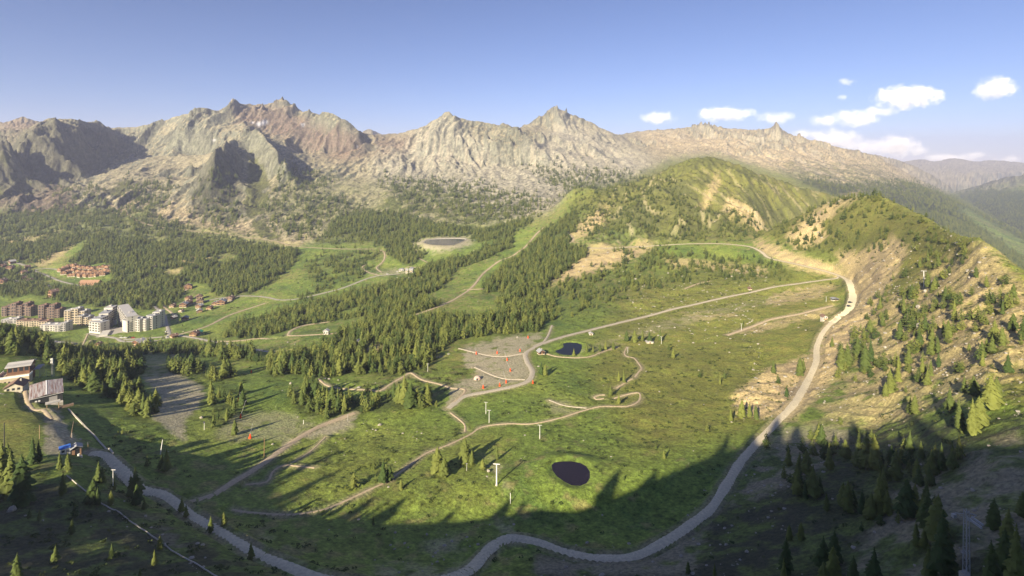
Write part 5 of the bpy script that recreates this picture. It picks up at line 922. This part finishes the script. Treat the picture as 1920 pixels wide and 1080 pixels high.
# lone young trees over the meadows
lone = lambda u, Y: (.010 + .085 * field(u, Y, bush)) * (1 - field(u, Y, busy) * 2).clip(0) * sstep(-.1, .3, clump(u, Y, 40, 72)) * (field(u, Y, M['gravel']) < .2)
u, Y = spots(120, 1400, 24, lone, u0=-60, u1=1980); x = (u - U0) / F * Y; z = H(x, Y); h = rng.uniform(1.3, 5, len(x)) + 3 * (rng.uniform(0, 1, len(x)) < .15); k = visible(x, Y, z, h) & clear(x, Y); TREES += list(zip(x[k], Y[k], z[k], h[k], np.full(k.sum(), 1.15)))
T_ = np.array(TREES); print('trees', len(T_))
u_ = U0 + F * T_[:, 0] / T_[:, 1]; v_ = VH - F * T_[:, 2] / T_[:, 1]; app = T_[:, 3] / T_[:, 1] * F
inview = (u_ > -8) & (u_ < 1928) & (v_ - app < 1078) & visible(T_[:, 0], T_[:, 1], T_[:, 2], T_[:, 3] * .6, 1)
score = np.where(inview, app + 1000 * (np.arange(len(T_)) < MANUAL), -1); order = np.argsort(-score); big = order[:298]; big = big[score[big] > 0]
rest = np.setdiff1d(np.arange(len(T_)), big)
ZONES = [  # outline of the base point, what singles the clump out
 (lambda u, v: u < 100 and v < 700, 'conifer on the rocky knoll behind the summit restaurant', 'conifers on the knoll behind the restaurant'),
 (lambda u, v: u < 345 and v < 690, 'dark conifer at the far edge of the wood between warehouse and village', 'conifers at the far edge of the warehouse wood'),
 (lambda u, v: u < 345 and v < 800, 'dark conifer of the wood behind the metal warehouse', 'conifers behind the warehouse'),
 (lambda u, v: u < 150 and v < 890, 'sunlit conifer at the edge of the gravel yard near the blue roofed hut', 'conifers round the gravel yard'),
 (lambda u, v: u < 100 and v < 965, 'broad yellow green conifer on the slope below the gravel yard', 'conifers below the gravel yard'),
 (lambda u, v: u < 420 and v < 1000, 'sunlit conifer standing beside the shaded descending gravel road', 'conifers beside the descending road'),
 (lambda u, v: u < 560, 'small conifer with lit top on the shaded slope beside the long white pipe', 'conifers on the shaded slope'),
 (lambda u, v: u < 520 and v < 900, 'conifer among scrub left of the red snow cannon run', 'conifers by the snow cannon run'),
 (lambda u, v: u < 960 and v < 800, 'conifer of the grove between the meadow trail and the grey gravel bank', 'conifers of the middle grove'),
 (lambda u, v: u < 1000, 'conifer throwing a long shadow beside the path to the white lift pylon', 'conifers near the white pylon'),
 (lambda u, v: u < 1300 and v < 720, 'conifer near the small blue pond below the gravel track', 'conifers near the blue pond'),
 (lambda u, v: u < 1440 and v < 1000, 'conifer on the yellow green meadow below the scree of the ridge', 'conifers on the right meadow'),
 (lambda u, v: u > 1400 and v < 500, 'conifer high on the ridge near its rocky summit', 'conifers on the upper ridge'),
 (lambda u, v: u > 1780 and v < 700, 'sunlit conifer high on the rocky ridge flank near the skyline', 'conifers near the ridge skyline'),
 (lambda u, v: u > 1400 and v < 620, 'small conifer on the ridge flank just above the bright bend', 'conifers just above the bright bend'),
 (lambda u, v: u > 1400 and v < 700, 'sunlit conifer among rocks above the bend of the bright road', 'conifers above the road bend'),
 (lambda u, v: u > 1400 and v < 830, 'yellow green conifer on the lower ridge at the shadow line', 'conifers at the shadow line'),
 (lambda u, v: v < 900 and u < 1600, 'small dark conifer in shade on the gravel slope right beside the curving road', 'conifers in shade beside the curving road'),
 (lambda u, v: v < 990 and u < 1730, 'dark conifer of the dense shaded clump in the middle of the right slope', 'conifers of the shaded clump on the right slope'),
 (lambda u, v: u < 1500, 'dark conifer in deep shade at the bottom edge right of the road', 'conifers in shade at the bottom edge'),
 (lambda u, v: True, 'dark conifer in shade on the steep slope by the lattice mast', 'conifers on the shaded right slope')]
zone = np.array([next(k for k, (f, l, g) in enumerate(ZONES) if f(u_[i], v_[i])) for i in big]); SPECIAL = {}
for k in range(len(ZONES)):
    m = big[zone == k]
    for key, word in ((app[m] * -1, 'tallest '), (u_[m], 'leftmost '), (-u_[m], 'rightmost '), (v_[m], 'uppermost '), (-v_[m], 'lowest '), (app[m], 'smallest ')) if len(m) > 2 else ():
        free = [i for i in m[np.argsort(key)][:1] if i not in SPECIAL]
        if free: SPECIAL[free[0]] = word
for n_, i in enumerate(big):
    x, y, z, h, wf = T_[i]; e = bpy.data.objects.new('pine_tree', None); COL.objects.link(e); e.location = (x, y, z); e.rotation_euler = (random.uniform(-.03, .03), random.uniform(-.03, .03), random.uniform(0, 6.28))
    s = wf * random.uniform(.95, 1.3); e.scale = (h * s, h * s, h)
    lab = next((l, g) for f, l, g in ZONES if f(u_[i], v_[i])); tag(e, SPECIAL.get(i, '') + lab[0], 'tree', lab[1])
    c_ = bpy.data.objects.new('crown', NEARC[n_ % 6]); COL.objects.link(c_); c_.parent = e
    t_ = bpy.data.objects.new('trunk', TRUNK); COL.objects.link(t_); t_.parent = e
R = T_[rest]; print('forest', len(R))
def plant(name, R, meshes, smin=1.0, smax=1.35):
    s = R[:, 3] * R[:, 4] * rng.uniform(smin, smax, len(R)); return scatter(name, R[:, :3], rng.uniform(0, 6.28, len(R)), np.stack([s, s, R[:, 3]], 1), meshes)
plant('forest', R, FARC)
# the wooded crest behind the camera that throws the long shadow over the near slope
xs = np.arange(-345, 120, 5.2); xs = xs + rng.uniform(-3, 3, len(xs)); ys = CRY + rng.uniform(-7, 2, len(xs)); keep = (np.abs(xs) > 6)
xs, ys = xs[keep], ys[keep]; zs = summit(xs[None], ys[None])[0]; hs = np.where(rng.uniform(0, 1, len(xs)) < .33, rng.uniform(11, 16, len(xs)), rng.uniform(3, 6.5, len(xs))) * np.where(xs < -285, .5, 1)
plant('crest_forest', np.stack([xs, ys, zs, hs, np.full(len(xs), 1.1)], 1), NEARC)
# dwarf pine and juniper
bd = lambda u, Y: np.maximum(field(u, Y, bush), .10) * (1 - field(u, Y, busy) * 2).clip(0) * sstep(-.15, .25, clump(u, Y, 9, 73)) * (field(u, Y, M['gravel']) < .3)
P_ = []
for Y0, Y1, ar, r0, r1 in ((70, 330, 4, .3, 1.1), (330, 700, 12, .6, 1.6), (700, 1500, 42, 1.2, 2.9)):
    u, Y = spots(Y0, Y1, ar, bd, u0=-60, u1=1980); x = (u - U0) / F * Y; z = H(x, Y); r = rng.uniform(r0, r1, len(x)); k = visible(x, Y, z, r) & clear(x, Y); P_.append(np.stack([x, Y, z - r * .1, r], 1)[k])
P_ = np.concatenate(P_); print('bushes', len(P_))
scatter('shrubbery', P_[:, :3], rng.uniform(0, 6.28, len(P_)), np.stack([P_[:, 3], P_[:, 3], P_[:, 3] * rng.uniform(.6, 1.1, len(P_))], 1), BUSHES)
sd_ = lambda u, Y: (field(u, Y, stone) + .03 + .5 * field(u, Y, M['tan'])) * (1 - field(u, Y, busy) * 2).clip(0) * sstep(-.2, .25, clump(u, Y, 7, 74))
P_ = []
for Y0, Y1, ar, r0, r1 in ((80, 330, 7, .2, .95), (330, 700, 22, .4, 1.6), (700, 1600, 160, 1, 3)):
    u, Y = spots(Y0, Y1, ar, sd_, u0=-60, u1=1980); x = (u - U0) / F * Y; z = H(x, Y); r = r0 + (r1 - r0) * rng.uniform(0, 1, len(x)) ** 3; k = visible(x, Y, z, r) & clear(x, Y); P_.append(np.stack([x, Y, z, r], 1)[k])
P_ = np.concatenate(P_); print('stones', len(P_))
scatter('rubble', P_[:, :3], rng.uniform(0, 6.28, len(P_)), np.stack([P_[:, 3]] * 3, 1) * np.array([1, 1, .9]), STONES)
# ---------------------------------------------------------------- clouds, beyond the air box
def cloud(u, v, wpx, hpx, dens, label, seed, group=None):
    Y = 16000 + seed * 60; s = Y / F; x = (u - U0) * s; z = (VH - v) * s; a, b = wpx * s / 2 * 1.08, hpx * s / 2 * 1.2
    import bmesh
    bm = bmesh.new(); bmesh.ops.create_icosphere(bm, subdivisions=2, radius=1); me = bpy.data.meshes.new('cloud'); bm.to_mesh(me); bm.free()
    o = bpy.data.objects.new('cloud', me); COL.objects.link(o); o.location = (x, Y, z); D = min(max(b * 1.3, a * .5), 900); o.scale = (a, D, b); tag(o, label, 'cloud', group)
    m = bpy.data.materials.new('cloud_vapour'); m.use_nodes = True; n = m.node_tree.nodes; l = m.node_tree.links; n.clear()
    out = n.new('ShaderNodeOutputMaterial'); pv = n.new('ShaderNodeVolumePrincipled'); l.new(pv.outputs[0], out.inputs['Volume']); pv.inputs['Color'].default_value = (1, 1, 1, 1); pv.inputs['Anisotropy'].default_value = -.5
    tc = n.new('ShaderNodeTexCoord'); ln = n.new('ShaderNodeVectorMath'); ln.operation = 'LENGTH'; l.new(tc.outputs['Object'], ln.inputs[0])
    mp = n.new('ShaderNodeMapping'); mp.inputs['Scale'].default_value = (a / 520, D / 520, b / 520); mp.inputs['Location'].default_value = (seed * 3.3, seed, 0); l.new(tc.outputs['Object'], mp.inputs[0])
    nz = n.new('ShaderNodeTexNoise'); nz.inputs['Scale'].default_value = 1.7; nz.inputs['Detail'].default_value = 6; nz.inputs['Roughness'].default_value = .7; l.new(mp.outputs[0], nz.inputs['Vector'])
    e = n.new('ShaderNodeMath'); e.operation = 'MULTIPLY_ADD'; e.inputs[1].default_value = -1.25; e.inputs[2].default_value = -.62; l.new(ln.outputs['Value'], e.inputs[0])
    d = n.new('ShaderNodeMath'); d.operation = 'MULTIPLY_ADD'; l.new(nz.outputs['Fac'], d.inputs[0]); d.inputs[1].default_value = 3.2; l.new(e.outputs[0], d.inputs[2])
    g = n.new('ShaderNodeMapRange'); g.inputs[1].default_value = .0; g.inputs[2].default_value = .9; g.inputs[3].default_value = 0; g.inputs[4].default_value = dens * .36; l.new(d.outputs[0], g.inputs[0]); l.new(g.outputs[0], pv.inputs['Density'])
    me.materials.append(m)
for i, (u, v, w_, h_, dn, lab) in enumerate([(1702,182,136,46,.012,'largest white cumulus cloud high over the right ridge'), (1866,165,72,46,.010,'ragged white cloud near the right edge of the sky'), (1235,221,76,28,.009,'small soft cloud above the gap right of the grey peak'), (1362,214,116,30,.010,'long low white cloud above the pale right massif'), (1455,221,80,26,.005,'thin faint cloud just right of the long low cloud'), (1545,226,70,24,.006,'faint left end of the drifting cloud streak'), (1605,222,100,34,.007,'middle clump of the drifting cloud streak'), (1650,208,80,20,.006,'stretched upper tip of the drifting cloud streak'), (1565,262,110,40,.014,'bright billowing cloud resting on the slope of the right massif'), (1682,275,84,44,.014,'bright round cloud low over the far valley'), (1620,275,90,30,.008,'hazy cloud bridge between the two bright low clouds'), (1588,154,34,16,.006,'tiny cloud puff above the drifting streak'), (1578,182,22,10,.004,'tiniest wisp of cloud between the puff and the streak'), (1727,283,34,18,.008,'small cloud right of the bright round cloud'), (1830,291,60,16,.006,'small pale cloud low over the hazy far ranges'), (1510,252,60,20,.006,'soft cloud touching the jagged ridge'), (1775,296,120,18,.004,'flat hazy cloud bank lying on the farthest ranges'), (1895,298,70,16,.004,'flat hazy cloud bank at the right edge of the horizon')]): cloud(u, v, w_, h_, dn, lab, i)
